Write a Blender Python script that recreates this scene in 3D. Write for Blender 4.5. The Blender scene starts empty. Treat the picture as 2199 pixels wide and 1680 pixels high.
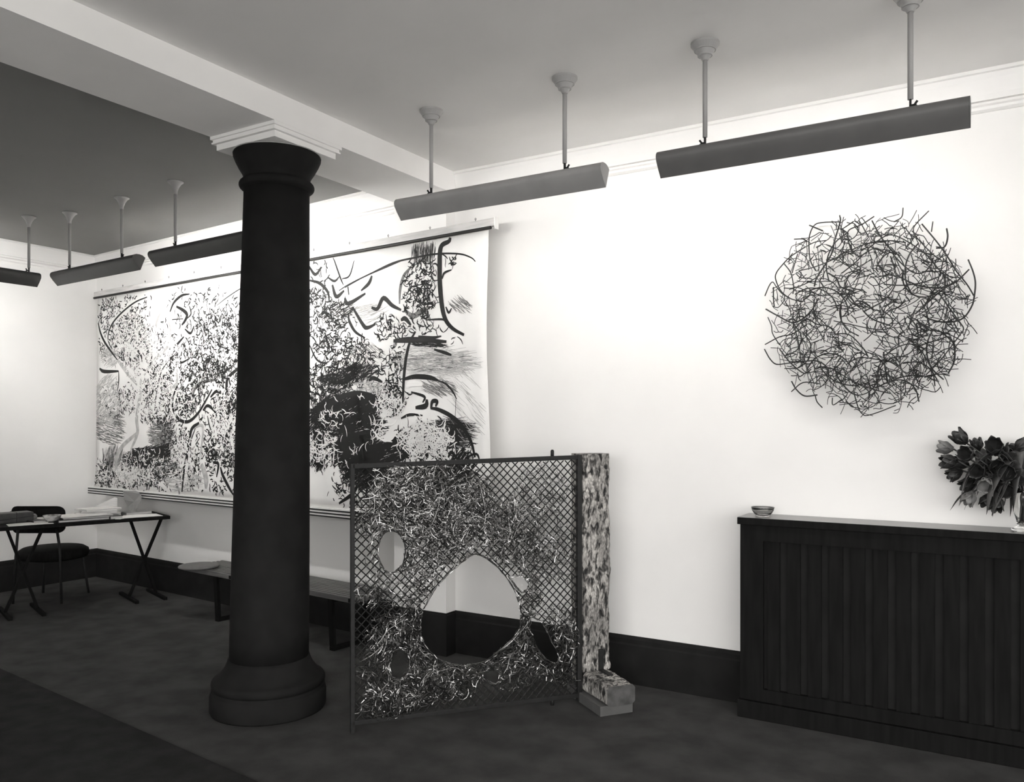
import bpy, math, random
import numpy as np
from mathutils import Vector, Matrix

random.seed(7); R = random.Random(11)
SC = bpy.context.scene
COL = SC.collection

# ------------------------------------------------------------------ camera, world, exposure
CAM_H = 1.5; F_PX = 1766.9; PX0 = 1104.0; HY = 909.6; YAW = math.radians(31.23)
cd = bpy.data.cameras.new('camera'); cam = bpy.data.objects.new('camera', cd); COL.objects.link(cam)
cam.location = (0, 0, CAM_H); cam.rotation_euler = (math.pi/2, 0, YAW)
cd.sensor_fit = 'HORIZONTAL'; cd.sensor_width = 36.0; cd.lens = F_PX/2199*36
cd.shift_x = -(PX0-1099.5)/2199; cd.shift_y = (HY-840.0)/2199
cd.clip_start = 0.05; cd.clip_end = 60
SC.camera = cam
world = bpy.data.worlds.new('room_daylight'); SC.world = world; world.use_nodes = True
bg = world.node_tree.nodes['Background']; bg.inputs[0].default_value = (1, 0.99, 0.975, 1); bg.inputs[1].default_value = 2.9
_nt = world.node_tree; _tc = _nt.nodes.new('ShaderNodeTexCoord'); _sx = _nt.nodes.new('ShaderNodeSeparateXYZ'); _rp = _nt.nodes.new('ShaderNodeValToRGB')
_nt.links.new(_tc.outputs['Generated'], _sx.inputs[0]); _nt.links.new(_sx.outputs['Z'], _rp.inputs[0]); _nt.links.new(_rp.outputs[0], bg.inputs[0])
_rp.color_ramp.elements[0].position = 0.0; _rp.color_ramp.elements[0].color = (0.50, 0.495, 0.485, 1)      # street below the horizon
_rp.color_ramp.elements[1].position = 0.03; _rp.color_ramp.elements[1].color = (1, 0.99, 0.975, 1)         # overcast sky
SC.view_settings.view_transform = 'Standard'; SC.view_settings.look = 'None'
SC.view_settings.gamma = 1.0; SC.view_settings.exposure = 1.25; SC.view_settings.use_curve_mapping = False
SC.cycles.use_denoising = True
TUBE_POWER = 26.0      # emission of the fluorescent tubes on the right
TUBE_POWER_BAY = 84.0  # and of those in the left bay

# ------------------------------------------------------------------ measuring helpers (photo pixel -> point on a real plane)
FW = (-math.sin(YAW), math.cos(YAW)); RT = (math.cos(YAW), math.sin(YAW))
def ray(x, y):
    u = (x-PX0)/F_PX
    return Vector((FW[0]+RT[0]*u, FW[1]+RT[1]*u, (HY-y)/F_PX))
EYE = Vector((0, 0, CAM_H))
def at_z(x, y, z):
    r = ray(x, y); return EYE + r*((z-CAM_H)/r.z)
def at_plane(x, y, p, n):
    r = ray(x, y); n = Vector(n); return EYE + r*((Vector(p)-EYE).dot(n)/r.dot(n))

# ------------------------------------------------------------------ materials
def tint(v): return (v, v*0.985, v*0.965, 1)
def mat(name, v, rough=0.6, metal=0.0, var=0.0, scale=6.0, bump=0.0, bscale=40.0, stretch=(1, 1, 1), spec=0.5, v2=None, detail=4.0):
    m = bpy.data.materials.new(name); m.use_nodes = True
    nt = m.node_tree; b = nt.nodes['Principled BSDF']
    b.inputs['Base Color'].default_value = tint(v); b.inputs['Roughness'].default_value = rough
    b.inputs['Metallic'].default_value = metal; b.inputs['Specular IOR Level'].default_value = spec
    if var or bump or v2 is not None:
        tc = nt.nodes.new('ShaderNodeTexCoord'); mp = nt.nodes.new('ShaderNodeMapping'); mp.inputs['Scale'].default_value = stretch
        nt.links.new(tc.outputs['Object'], mp.inputs[0])
    if var or v2 is not None:
        n = nt.nodes.new('ShaderNodeTexNoise'); n.inputs['Scale'].default_value = scale; n.inputs['Detail'].default_value = detail
        nt.links.new(mp.outputs[0], n.inputs['Vector'])
        r = nt.nodes.new('ShaderNodeValToRGB'); nt.links.new(n.outputs['Fac'], r.inputs[0])
        a, c = (v*(1-var), v*(1+var)) if v2 is None else (v, v2)
        r.color_ramp.elements[0].position = 0.35; r.color_ramp.elements[1].position = 0.65
        r.color_ramp.elements[0].color = tint(a); r.color_ramp.elements[1].color = tint(min(c, 0.95))
        nt.links.new(r.outputs[0], b.inputs['Base Color'])
    if bump:
        n2 = nt.nodes.new('ShaderNodeTexNoise'); n2.inputs['Scale'].default_value = bscale; n2.inputs['Detail'].default_value = 5
        nt.links.new(mp.outputs[0], n2.inputs['Vector'])
        bp = nt.nodes.new('ShaderNodeBump'); bp.inputs['Strength'].default_value = bump; bp.inputs['Distance'].default_value = 0.01
        nt.links.new(n2.outputs['Fac'], bp.inputs['Height']); nt.links.new(bp.outputs[0], b.inputs['Normal'])
    return m
MT = {}
MT['wall'] = mat('white_painted_plaster', 0.76, 0.75, var=0.03, scale=1.5, bump=0.12, bscale=12)
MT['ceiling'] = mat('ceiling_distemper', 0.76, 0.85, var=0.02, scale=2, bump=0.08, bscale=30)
MT['ceiling_bay'] = mat('shaded_ceiling_distemper', 0.20, 0.85, var=0.02, scale=2, bump=0.08, bscale=30)  # gloom of the left bay put into this darker ceiling tone
MT['trim'] = mat('white_gloss_trim', 0.80, 0.5)
MT['beam'] = mat('beam_distemper', 0.86, 0.8, var=0.02, scale=3)
MT['carpet'] = mat('dark_carpet', 0.053, 0.95, var=0.22, scale=5, bump=0.6, bscale=300, spec=0.1)
MT['rug'] = mat('darker_rug', 0.022, 0.95, var=0.2, scale=8, bump=0.6, bscale=300, spec=0.1)
MT['black_paint'] = mat('black_paint', 0.0135, 0.8, spec=0.08, var=0.15, scale=9, bump=0.05, bscale=25)
MT['black_wood'] = mat('black_stained_wood', 0.0085, 0.8, spec=0.06, var=0.22, scale=4, stretch=(12, 12, 1))
MT['top_gloss'] = mat('polished_dark_top', 0.16, 0.3, spec=0.6)
MT['iron'] = mat('black_iron', 0.012, 0.6, spec=0.3, var=0.2, scale=30)
MT['web'] = mat('welded_bright_wire', 0.26, 0.30, metal=1.0, var=0.45, scale=14)
MT['rod'] = mat('dark_bronze_rod', 0.018, 0.5, spec=0.4)
MT['hood'] = mat('bounce_lit_enamel_hood', 0.32, 0.5, var=0.06, scale=8)  # paler than the other hoods: light bounced off the wall put into the colour
MT['hood_mid'] = mat('mid_grey_enamel_hood', 0.13, 0.5, var=0.06, scale=8)
MT['hood_dark'] = mat('dark_grey_enamel_hood', 0.06, 0.5, var=0.06, scale=8)
MT['hood_in'] = mat('white_enamel_reflector', 0.85, 0.4)
MT['rodpaint'] = mat('painted_conduit', 0.36, 0.5)
MT['canvas'] = mat('unprimed_canvas', 0.74, 0.85, var=0.06, scale=3, bump=0.1, bscale=200)
MT['ink'] = mat('black_ink', 0.012, 0.7, spec=0.2)
MT['ink_grey'] = mat('thinned_grey_ink', 0.16, 0.8, spec=0.2, var=0.4, scale=20)
MT['ink_pale'] = mat('pale_grey_ink', 0.42, 0.85, spec=0.2, var=0.2, scale=20)
MT['ink_white'] = mat('white_paint_stroke', 0.78, 0.8)
MT['batten'] = mat('pale_wood_batten', 0.45, 0.6, var=0.15, scale=5, stretch=(1, 8, 8))
MT['white_strip'] = mat('white_strip', 0.72, 0.6)
MT['slat'] = mat('bench_slat_wood', 0.11, 0.45, var=0.2, scale=6, stretch=(1, 12, 12))
MT['pad'] = mat('grey_felt_pad', 0.11, 0.9, var=0.08, scale=30)
MT['paper'] = mat('white_paper', 0.72, 0.8, var=0.04, scale=4)
MT['paper_grey'] = mat('grey_paper', 0.24, 0.8, var=0.1, scale=10)
MT['page'] = mat('page_edges', 0.5, 0.85, var=0.15, scale=80, stretch=(0.2, 0.2, 6))
MT['cover_grey'] = mat('grey_book_cover', 0.20, 0.6)
MT['cover_dark'] = mat('dark_book_cover', 0.02, 0.6)
MT['parcel'] = mat('dark_wrapping_paper', 0.028, 0.6, var=0.3, scale=12, bump=0.3, bscale=20)
MT['ceramic'] = mat('patterned_glaze', 0.12, 0.25, v2=0.6, scale=18)
MT['petal'] = mat('dark_tulip_petal', 0.022, 0.5, var=0.35, scale=25)
MT['petal_pale'] = mat('faded_tulip_petal', 0.16, 0.5, var=0.3, scale=25)
MT['leaf'] = mat('tulip_leaf', 0.05, 0.45, var=0.3, scale=15)
MT['plinth'] = mat('grey_plinth_paint', 0.085, 0.7, var=0.1, scale=12)
def glass_mat():
    m = bpy.data.materials.new('clear_glass'); m.use_nodes = True; b = m.node_tree.nodes['Principled BSDF']
    b.inputs['Base Color'].default_value = (0.95, 0.95, 0.94, 1); b.inputs['Roughness'].default_value = 0.03
    b.inputs['Transmission Weight'].default_value = 1.0; b.inputs['IOR'].default_value = 1.47
    return m
MT['glass'] = glass_mat()
def tube_mat(power):
    m = bpy.data.materials.new('lit_fluorescent_tube'); m.use_nodes = True; b = m.node_tree.nodes['Principled BSDF']
    b.inputs['Base Color'].default_value = (0.9, 0.9, 0.88, 1); b.inputs['Emission Color'].default_value = (1, 0.99, 0.97, 1)
    b.inputs['Emission Strength'].default_value = power
    return m
MT['tube'] = tube_mat(TUBE_POWER); MT['tube_bay'] = tube_mat(TUBE_POWER_BAY)
def timber_mat():
    m = bpy.data.materials.new('whitewashed_rough_timber'); m.use_nodes = True; nt = m.node_tree; b = nt.nodes['Principled BSDF']
    b.inputs['Roughness'].default_value = 0.85
    tc = nt.nodes.new('ShaderNodeTexCoord'); mp = nt.nodes.new('ShaderNodeMapping'); mp.inputs['Scale'].default_value = (1, 1, 0.42)
    mp.inputs['Rotation'].default_value = (0.1, -0.25, 0.0)
    nt.links.new(tc.outputs['Object'], mp.inputs[0])
    n1 = nt.nodes.new('ShaderNodeTexNoise'); n1.inputs['Scale'].default_value = 46; n1.inputs['Detail'].default_value = 3; n1.inputs['Distortion'].default_value = 0.6
    n2 = nt.nodes.new('ShaderNodeTexNoise'); n2.inputs['Scale'].default_value = 120; n2.inputs['Detail'].default_value = 6
    n3 = nt.nodes.new('ShaderNodeTexNoise'); n3.inputs['Scale'].default_value = 9; n3.inputs['Detail'].default_value = 2
    for n in (n1, n2, n3): nt.links.new(mp.outputs[0], n.inputs['Vector'])
    r1 = nt.nodes.new('ShaderNodeValToRGB'); e = r1.color_ramp.elements
    e[0].position = 0.36; e[0].color = tint(0.012); e[1].position = 0.55; e[1].color = tint(0.62)
    x = r1.color_ramp.elements.new(0.44); x.color = tint(0.15)
    nt.links.new(n1.outputs['Fac'], r1.inputs[0])
    r2 = nt.nodes.new('ShaderNodeValToRGB'); e = r2.color_ramp.elements
    e[0].position = 0.32; e[0].color = tint(0.35); e[1].position = 0.66; e[1].color = tint(1.0)
    nt.links.new(n2.outputs['Fac'], r2.inputs[0])
    r3 = nt.nodes.new('ShaderNodeValToRGB'); e = r3.color_ramp.elements
    e[0].position = 0.38; e[0].color = tint(0.45); e[1].position = 0.6; e[1].color = tint(1.0)
    nt.links.new(n3.outputs['Fac'], r3.inputs[0])
    m1 = nt.nodes.new('ShaderNodeMix'); m1.data_type = 'RGBA'; m1.blend_type = 'MULTIPLY'; m1.inputs[0].default_value = 1
    m2 = nt.nodes.new('ShaderNodeMix'); m2.data_type = 'RGBA'; m2.blend_type = 'MULTIPLY'; m2.inputs[0].default_value = 1
    nt.links.new(r1.outputs[0], m1.inputs[6]); nt.links.new(r2.outputs[0], m1.inputs[7])
    nt.links.new(m1.outputs[2], m2.inputs[6]); nt.links.new(r3.outputs[0], m2.inputs[7])
    nt.links.new(m2.outputs[2], b.inputs['Base Color'])
    bp = nt.nodes.new('ShaderNodeBump'); bp.inputs['Strength'].default_value = 0.9; bp.inputs['Distance'].default_value = 0.012
    nt.links.new(n1.outputs['Fac'], bp.inputs['Height']); nt.links.new(bp.outputs[0], b.inputs['Normal'])
    return m
MT['timber'] = timber_mat()
MT['timber_end'] = mat('sawn_timber_end', 0.07, 0.85, var=0.4, scale=14, bump=0.3, bscale=40)

# ------------------------------------------------------------------ mesh builder
class MB:
    def __init__(s): s.v = []; s.f = []; s.mi = []
    def add(s, vs, fs, mi=0):
        o = len(s.v); s.v += [tuple(v) for v in vs]
        for f in fs: s.f.append(tuple(i+o for i in f)); s.mi.append(mi)
    def obox(s, c, ex, ey, ez, mi=0):               # oriented box: centre and three half-axis vectors
        c, ex, ey, ez = Vector(c), Vector(ex), Vector(ey), Vector(ez)
        vs = [c+ex*a+ey*b+ez*d for a in (-1, 1) for b in (-1, 1) for d in (-1, 1)]
        s.add(vs, [(0, 1, 3, 2), (4, 6, 7, 5), (0, 4, 5, 1), (2, 3, 7, 6), (0, 2, 6, 4), (1, 5, 7, 3)], mi)
    def box(s, x0, x1, y0, y1, z0, z1, mi=0):
        s.obox(((x0+x1)/2, (y0+y1)/2, (z0+z1)/2), ((x1-x0)/2, 0, 0), (0, (y1-y0)/2, 0), (0, 0, (z1-z0)/2), mi)
    def bar(s, a, b, w, h, up=(0, 0, 1)):
        a, b = Vector(a), Vector(b); d = (b-a); L = d.length; d.normalize()
        u = Vector(up); sd = d.cross(u)
        if sd.length < 1e-5: sd = d.cross(Vector((1, 0, 0)))
        sd.normalize(); u = sd.cross(d)
        s.obox((a+b)/2, d*(L/2), sd*(w/2), u*(h/2))
    def tube(s, pts, r, n=6, mi=0, caps=True):
        pts = [Vector(p) for p in pts]; m = len(pts)
        rs = r if isinstance(r, (list, tuple)) else [r]*m
        t0 = (pts[1]-pts[0]).normalized()
        a = t0.cross(Vector((0, 0, 1)))
        if a.length < 1e-3: a = t0.cross(Vector((1, 0, 0)))
        a.normalize(); vs = []
        for i in range(m):
            t = (pts[min(i+1, m-1)]-pts[max(i-1, 0)])
            if t.length < 1e-9: t = t0
            t = t.normalized(); a = a - t*a.dot(t)
            if a.length < 1e-4: a = t.orthogonal()
            a.normalize(); b = t.cross(a)
            for k in range(n):
                q = 2*math.pi*k/n; vs.append(pts[i]+(a*math.cos(q)+b*math.sin(q))*rs[i])
        fs = [(i*n+k, i*n+(k+1) % n, (i+1)*n+(k+1) % n, (i+1)*n+k) for i in range(m-1) for k in range(n)]
        if caps: fs += [tuple(range(n))[::-1], tuple((m-1)*n+k for k in range(n))]
        s.add(vs, fs, mi)
    def lathe(s, prof, n=32, c=(0, 0, 0), lean=(0, 0), mi=0, cap0=True, cap1=True):
        vs = []
        for r, z in prof:
            for k in range(n):
                q = 2*math.pi*k/n
                vs.append((c[0]+lean[0]*z+r*math.cos(q), c[1]+lean[1]*z+r*math.sin(q), c[2]+z))
        m = len(prof)
        fs = [(i*n+k, i*n+(k+1) % n, (i+1)*n+(k+1) % n, (i+1)*n+k) for i in range(m-1) for k in range(n)]
        if cap0: fs.append(tuple(range(n))[::-1])
        if cap1: fs.append(tuple((m-1)*n+k for k in range(n)))
        s.add(vs, fs, mi)
    def prism(s, poly, a, b, mi=0):                 # polygon given as points at start a, swept by vector b-a
        d = Vector(b)-Vector(a); n = len(poly)
        vs = [Vector(p) for p in poly]+[Vector(p)+d for p in poly]
        fs = [(i, (i+1) % n, n+(i+1) % n, n+i) for i in range(n)]+[tuple(range(n))[::-1], tuple(range(n, 2*n))]
        s.add(vs, fs, mi)
    def build(s, name, m, parent=None, smooth=False, loc=None, bevel=0.0):
        me = bpy.data.meshes.new(name); me.from_pydata(s.v, [], s.f)
        ms = m if isinstance(m, (list, tuple)) else [m]
        for x in ms: me.materials.append(MT[x] if isinstance(x, str) else x)
        if len(ms) > 1: me.polygons.foreach_set('material_index', s.mi)
        if smooth: me.polygons.foreach_set('use_smooth', [True]*len(me.polygons))
        me.update()
        o = bpy.data.objects.new(name, me); COL.objects.link(o)
        if loc is not None: o.location = loc
        if parent is not None:
            o.parent = parent
        if bevel:
            bv = o.modifiers.new('bevel', 'BEVEL'); bv.width = bevel; bv.segments = 2; bv.limit_method = 'ANGLE'
        return o
def tag(o, label=None, cat=None, group=None, kind=None):
    if label: o['label'] = label
    if cat: o['category'] = cat
    if group: o['group'] = group
    if kind: o['kind'] = kind
    return o
def thing(name, loc, label, cat, group=None, rz=0.0):
    o = bpy.data.objects.new(name, None); COL.objects.link(o); o.location = loc; o.rotation_euler = (0, 0, rz); o.empty_display_size = 0.1
    return tag(o, label, cat, group)
def struct(name, mb, m, label, parent=None, **k):
    o = mb.build(name, m, parent, **k)
    if parent is None: tag(o, label, None, None, 'structure')
    return o
def local(root, p):                                  # world point -> the root's own frame (root without parent)
    return Matrix.Translation(root.location) @ root.rotation_euler.to_matrix().to_4x4() if p is None else (Matrix.Translation(root.location) @ root.rotation_euler.to_matrix().to_4x4()).inverted() @ Vector(p)
def catmull(pts, sub=6):
    pts = [np.array(p, float) for p in pts]
    if len(pts) < 3:
        return [pts[0]+(pts[-1]-pts[0])*t/sub for t in range(sub+1)]
    P = [2*pts[0]-pts[1]]+pts+[2*pts[-1]-pts[-2]]; out = []
    for i in range(1, len(P)-2):
        for k in range(sub):
            t = k/sub; a, b, c, d = P[i-1], P[i], P[i+1], P[i+2]
            out.append(0.5*((2*b)+(-a+c)*t+(2*a-5*b+4*c-d)*t*t+(-a+3*b-3*c+d)*t**3))
    out.append(P[-2]); return out

# ------------------------------------------------------------------ the room
CEIL = 3.135; YW = 4.42; XL = -7.70
BAY_A = math.radians(5.0)
BN = Vector((math.sin(BAY_A), math.cos(BAY_A), 0)); BE = Vector((math.cos(BAY_A), -math.sin(BAY_A), 0))
BAY0 = Vector((-7.70, 4.79, 0))                      # far left corner of the bay
BAYLEN = 4.15
X0R, X1R, Y0R = XL, 3.2, -2.6
def wall_slab(a, b, z0, z1, n, th=0.12):
    m = MB(); a, b = Vector(a), Vector(b); n = Vector(n)
    m.prism([Vector((a.x, a.y, z0)), Vector((b.x, b.y, z0)), Vector((b.x, b.y, z1)), Vector((a.x, a.y, z1))], (0, 0, 0), n*th)
    return m
m = MB(); m.box(X0R-0.2, X1R+0.2, Y0R-0.2, 5.1, -0.1, 0); struct('floor', m, 'carpet', 'dark carpeted gallery floor')
m = MB(); m.box(-3.4, X1R+0.2, Y0R-0.2, 5.1, CEIL, CEIL+0.1); struct('ceiling', m, 'ceiling', 'pale grey plaster ceiling of the right bay')
m = MB(); m.box(X0R-0.2, -3.4, Y0R-0.2, 5.1, CEIL, CEIL+0.1); struct('ceiling_bay', m, 'ceiling_bay', 'plaster ceiling of the left bay beyond the beam, shade put into its darker grey')
struct('wall_back', wall_slab((-3.2, YW, 0), (X1R, YW, 0), 0, CEIL, (0, 1, 0)), 'wall', 'white wall on the right behind the radiator cover')
e = BAY0+BE*BAYLEN
struct('wall_bay', wall_slab(BAY0, e, 0, CEIL, BN), 'wall', 'white wall behind the long painting')
struct('wall_left', wall_slab((XL, Y0R, 0), (XL, 4.85, 0), 0, CEIL, (-1, 0, 0)), 'wall', 'white wall at the far left beyond the table')
m = wall_slab((X1R, Y0R, 0), (X1R, YW, 0), 0, 0.85, (1, 0, 0))
for ya, yb, za, zb in ((Y0R, YW, 2.75, CEIL), (2.6, YW, 0.85, 2.75)):
    w_ = wall_slab((X1R, ya, 0), (X1R, yb, 0), za, zb, (1, 0, 0)); m.add(w_.v, w_.f)
struct('wall_right', m, 'wall', 'white wall with a wide window opening on the right outside the picture')
m = wall_slab((X0R, Y0R, 0), (-2.9, Y0R, 0), 0, CEIL, (0, -1, 0))
for za, zb in ((0, 0.5), (2.85, CEIL)):
    w_ = wall_slab((-2.9, Y0R, 0), (X1R, Y0R, 0), za, zb, (0, -1, 0)); m.add(w_.v, w_.f)
struct('wall_rear', m, 'wall', 'white wall with a shop window opening behind the camera')
PX_A, PX_B, PYF = -3.56, -3.13, 4.315
m = MB(); m.box(PX_A, PX_B, PYF, 4.62, 0, 3.0)
struct('wall_pilaster', m, 'wall', 'shallow white pier under the ceiling beam')
# beam with its moulded cap above the column
BX0, BX1, BZ = -3.58, -3.105, 2.995
m = MB(); m.box(BX0, BX1, Y0R, 4.60, BZ, CEIL)
beam = struct('ceiling_beam', m, 'beam', 'pale plaster beam crossing the ceiling above the black column')
tag(beam, kind='structure')
m = MB(); cx, cy = -3.343, 3.085
def sq(h, z0, z1, m, hy=None): m.box(cx-h, cx+h, cy-(hy or h), cy+(hy or h), z0, z1)
sq(0.238, 2.978, 2.9945, m); sq(0.228, 2.964, 2.978, m); sq(0.233, 2.956, 2.964, m)
m.build('cap_moulding', 'beam', beam)
m = MB(); sq(0.215, 2.925, 2.956, m); m.build('cap_block', 'beam', beam)
m = MB(); m.box(BX0-0.03, BX0, Y0R, 4.60, CEIL-0.026, CEIL-0.002); m.build('edge_bead', 'trim', beam)
# cornices and picture rails
def run_profile(a, b, n, prof, name, label, kind='structure', mt='trim'):   # n points into the room, prof = (distance from wall, z)
    m = MB(); a, b, n = Vector(a), Vector(b), Vector(n)
    m.prism([a+n*d+Vector((0, 0, z)) for d, z in prof], a, b)
    o = m.build(name, mt); tag(o, label, None, None, kind); return o
cove = [(0, CEIL), (0.062, CEIL), (0.062, CEIL-0.016), (0.052, CEIL-0.02), (0.047, CEIL-0.045), (0.036, CEIL-0.08), (0.028, CEIL-0.11), (0.024, CEIL-0.135), (0, CEIL-0.135)]
rail = [(0, CEIL-0.150), (0.018, CEIL-0.153), (0.026, CEIL-0.165), (0.024, CEIL-0.178), (0.010, CEIL-0.186), (0, CEIL-0.186)]
TB = BAY0+BE*BAYLEN
run_profile((BX1, YW, 0), (X1R, YW, 0), (0, -1, 0), cove, 'trim_1', 'white cove cornice along the right wall')
run_profile((PX_B, YW, 0), (X1R, YW, 0), (0, -1, 0), rail, 'trim_2', 'white picture rail along the right wall')
run_profile(BAY0, BAY0+BE*4.13, -BN, cove, 'trim_3', 'white cove cornice above the long painting')
run_profile(BAY0, BAY0+BE*4.13, -BN, rail, 'trim_4', 'white picture rail above the long painting')
run_profile((XL, 4.80, 0), (XL, Y0R, 0), (1, 0, 0), cove, 'trim_5', 'white cove cornice along the far left wall')
run_profile((XL, 4.80, 0), (XL, Y0R, 0), (1, 0, 0), rail, 'trim_6', 'white picture rail along the far left wall')
# black baseboards
bb = [(0, 0), (0.024, 0), (0.024, 0.222), (0.018, 0.232), (0.018, 0.255), (0.010, 0.273), (0, 0.273)]
run_profile((PX_B, YW, 0), (X1R, YW, 0), (0, -1, 0), bb, 'baseboard_back', 'tall black baseboard on the right wall', mt='black_paint')
run_profile(BAY0, BAY0+BE*4.13, -BN, bb, 'baseboard_bay', 'tall black baseboard below the long painting', mt='black_paint')
run_profile((XL, 4.80, 0), (XL, Y0R, 0), (1, 0, 0), bb, 'baseboard_left', 'tall black baseboard on the far left wall', mt='black_paint')
m = MB(); m.box(PX_A-0.018, PX_B+0.018, PYF-0.022, 4.40, 0, 0.262); m.box(PX_A-0.010, PX_B+0.010, PYF-0.012, 4.40, 0.262, 0.273)
struct('baseboard_pilaster', m, 'black_paint', 'tall black baseboard around the white pier')

# rug in the foreground
a = at_z(37, 1455, 0); b = at_z(490, 1655, 0); d = (b-a).normalized(); pn = Vector((d.y, -d.x, 0))
p0, p1 = a-d*1.2, b+d*1.4
m = MB(); m.prism([p0, p1, p1+pn*1.9, p0+pn*1.9], (0, 0, 0), (0, 0, 0.008))
o = m.build('rug', 'rug'); tag(o, 'darker rug with a straight edge at the lower left of the floor', 'rug')

# ------------------------------------------------------------------ black column
CB = Vector((-3.372, 3.052, 0)); CT = Vector((-3.340, 3.085, 0)); lean = ((CT.x-CB.x)/2.92, (CT.y-CB.y)/2.92)
col = thing('column', CB, 'thick black cast iron column standing on the carpet under the beam', 'column')
def arc(r, z, rad, a0, a1, n=7): return [(r+rad*math.cos(a0+(a1-a0)*i/n), z+rad*math.sin(a0+(a1-a0)*i/n)) for i in range(n+1)]
m = MB()
prof = [(0.292, 0), (0.297, 0.01), (0.297, 0.085), (0.291, 0.10), (0.286, 0.108), (0.289, 0.116)]
prof += arc(0.262, 0.146, 0.029, -1.3, 1.4) + [(0.255, 0.185), (0.243, 0.20), (0.226, 0.222), (0.214, 0.25), (0.208, 0.27)]
m.lathe(prof, 56, lean=lean); m.build('base', 'black_paint', col, smooth=True)
m = MB(); m.lathe([(0.2035, 0.27), (0.2030, 0.40), (0.199, 0.8), (0.192, 1.3), (0.183, 1.9), (0.174, 2.4), (0.168, 2.74)], 56, lean=lean)
m.build('shaft', 'black_paint', col, smooth=True)
m = MB()
prof = [(0.168, 2.725)] + arc(0.170, 2.755, 0.024, -1.35, 1.35) + [(0.172, 2.785), (0.173, 2.80), (0.180, 2.815), (0.196, 2.84), (0.213, 2.872), (0.2245, 2.90), (0.226, 2.913), (0.222, 2.9215)]
m.lathe(prof, 56, lean=lean); m.build('capital', 'black_paint', col, smooth=True)
m = MB(); m.lathe([(0.2225, 2.9180), (0.2275, 2.9185), (0.2275, 2.9225), (0.2225, 2.9230)], 56, lean=lean); m.build('lit_capital_rim', 'rodpaint', col, smooth=True)  # thin pale ring: the lit edge of the black capital, put in as colour

# ------------------------------------------------------------------ strip lamps
def make_lamp(c, ang, L, rods, label, hoodmat, canopy_steps, nuts):
    """c = lamp centre on the hanging line, ang = heading of its length, opening on the local +y side (the wall)"""
    root = thing('strip_lamp', (c[0], c[1], 2.645), label, 'lamp', 'ceiling hung strip lamps', ang)
    near = [(0.009, -0.058), (-0.026, -0.020), (-0.046, 0.006), (-0.050, 0.020), (-0.047, 0.034), (-0.037, 0.045), (-0.022, 0.051), (0.004, 0.052), (0.026, 0.047), (0.046, 0.034)]
    inn = [(y+0.004*(1 if y < 0.02 else -0.3), z-0.004) for y, z in near]; inn[0] = (0.012, -0.055); inn[-1] = (0.045, 0.031)
    m = MB(); n = len(near); h = L/2
    for (A, mi) in ((near, 0), (inn, 1)):
        vs = [(-h, y, z) for y, z in A]+[(h, y, z) for y, z in A]
        m.add(vs, [(i, i+1, n+i+1, n+i) for i in range(n-1)], mi)
    for X in (-h, h):
        vs = [(X, y, z) for y, z in near]+[(X, y, z) for y, z in inn]; m.add(vs, [(i, i+1, n+i+1, n+i) for i in range(n-1)], 0)
    for k in (0, n-1):
        vs = [(-h, *near[k]), (h, *near[k]), (h, *inn[k]), (-h, *inn[k])]; m.add(vs, [(0, 1, 2, 3)], 0)
    m.build('hood', [hoodmat, 'hood_in'], root, smooth=True)
    for X in (-h-0.002, h-0.001):
        m = MB(); m.prism([(X, y, z) for y, z in near], (0, 0, 0), (0.003, 0, 0)); m.build('end_cap', hoodmat, root)
    m = MB(); m.tube([(-h+0.02, -0.006, 0.004), (h-0.02, -0.006, 0.004)], 0.013, 12); m.build('tube', 'tube' if canopy_steps else 'tube_bay', root, smooth=True)
    for X, s in rods:
        zc = CEIL-2.645
        m = MB(); m.tube([(X, 0, 0.085), (X, 0, zc-0.03)], 0.0105, 10); rod_ = m.build('rod', 'rodpaint', root, smooth=True)
        m = MB(); m.bar((X, 0, 0.046), (X, 0, 0.09), 0.007, 0.012, (0, 1, 0)); m.build('bracket', 'iron', rod_)
        m = MB(); m.tube([(X-0.004*s, 0, 0.062), (X+0.018*s, 0, 0.062)], 0.004, 6)
        m.tube([(X+0.014*s, 0, 0.062), (X+0.024*s, 0, 0.076)], 0.0045, 6); m.tube([(X+0.014*s, 0, 0.062), (X+0.024*s, 0, 0.048+0.006)], 0.0045, 6)
        m.build('wing_nut', 'iron', rod_)
        m = MB()
        if canopy_steps:
            m.lathe([(0.013, zc-0.075), (0.022, zc-0.060), (0.026, zc-0.056), (0.0315, zc-0.056), (0.0315, zc-0.050), (0.041, zc-0.033), (0.0465, zc-0.033), (0.0465, zc-0.029), (0.059, zc-0.012), (0.061, zc-0.010), (0.061, zc)], 28, (X, 0, 0))
        else:
            m.lathe([(0.012, zc-0.085), (0.015, zc-0.062), (0.024, zc-0.038), (0.040, zc-0.014), (0.052, zc-0.006), (0.052, zc)], 28, (X, 0, 0))
        m.build('canopy', 'rodpaint', root, smooth=not canopy_steps)
    return root
make_lamp((-0.735, 3.45), 0, 1.20, [(-0.397, -1), (0.402, 1)], 'grey strip lamp nearest the camera, upper right in front of the wire disc', 'hood_mid', True, 1)
make_lamp((-2.205, 3.45), 0, 1.20, [(-0.393, -1), (0.393, 1)], 'grey strip lamp above the right end of the painting, wall bounce put into its paler tone', 'hood', True, 1)
LB = -math.radians(4.0)
make_lamp((-4.495, 3.545), LB, 1.20, [(-0.347, -1), (0.40, 1)], 'dark strip lamp partly hidden behind the black column', 'hood_dark', False, 1)
make_lamp((-5.875, 3.643), LB, 1.18, [(-0.382, -1), (0.363, 1)], 'dark strip lamp above the left end of the painting', 'hood_dark', False, 1)
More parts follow.
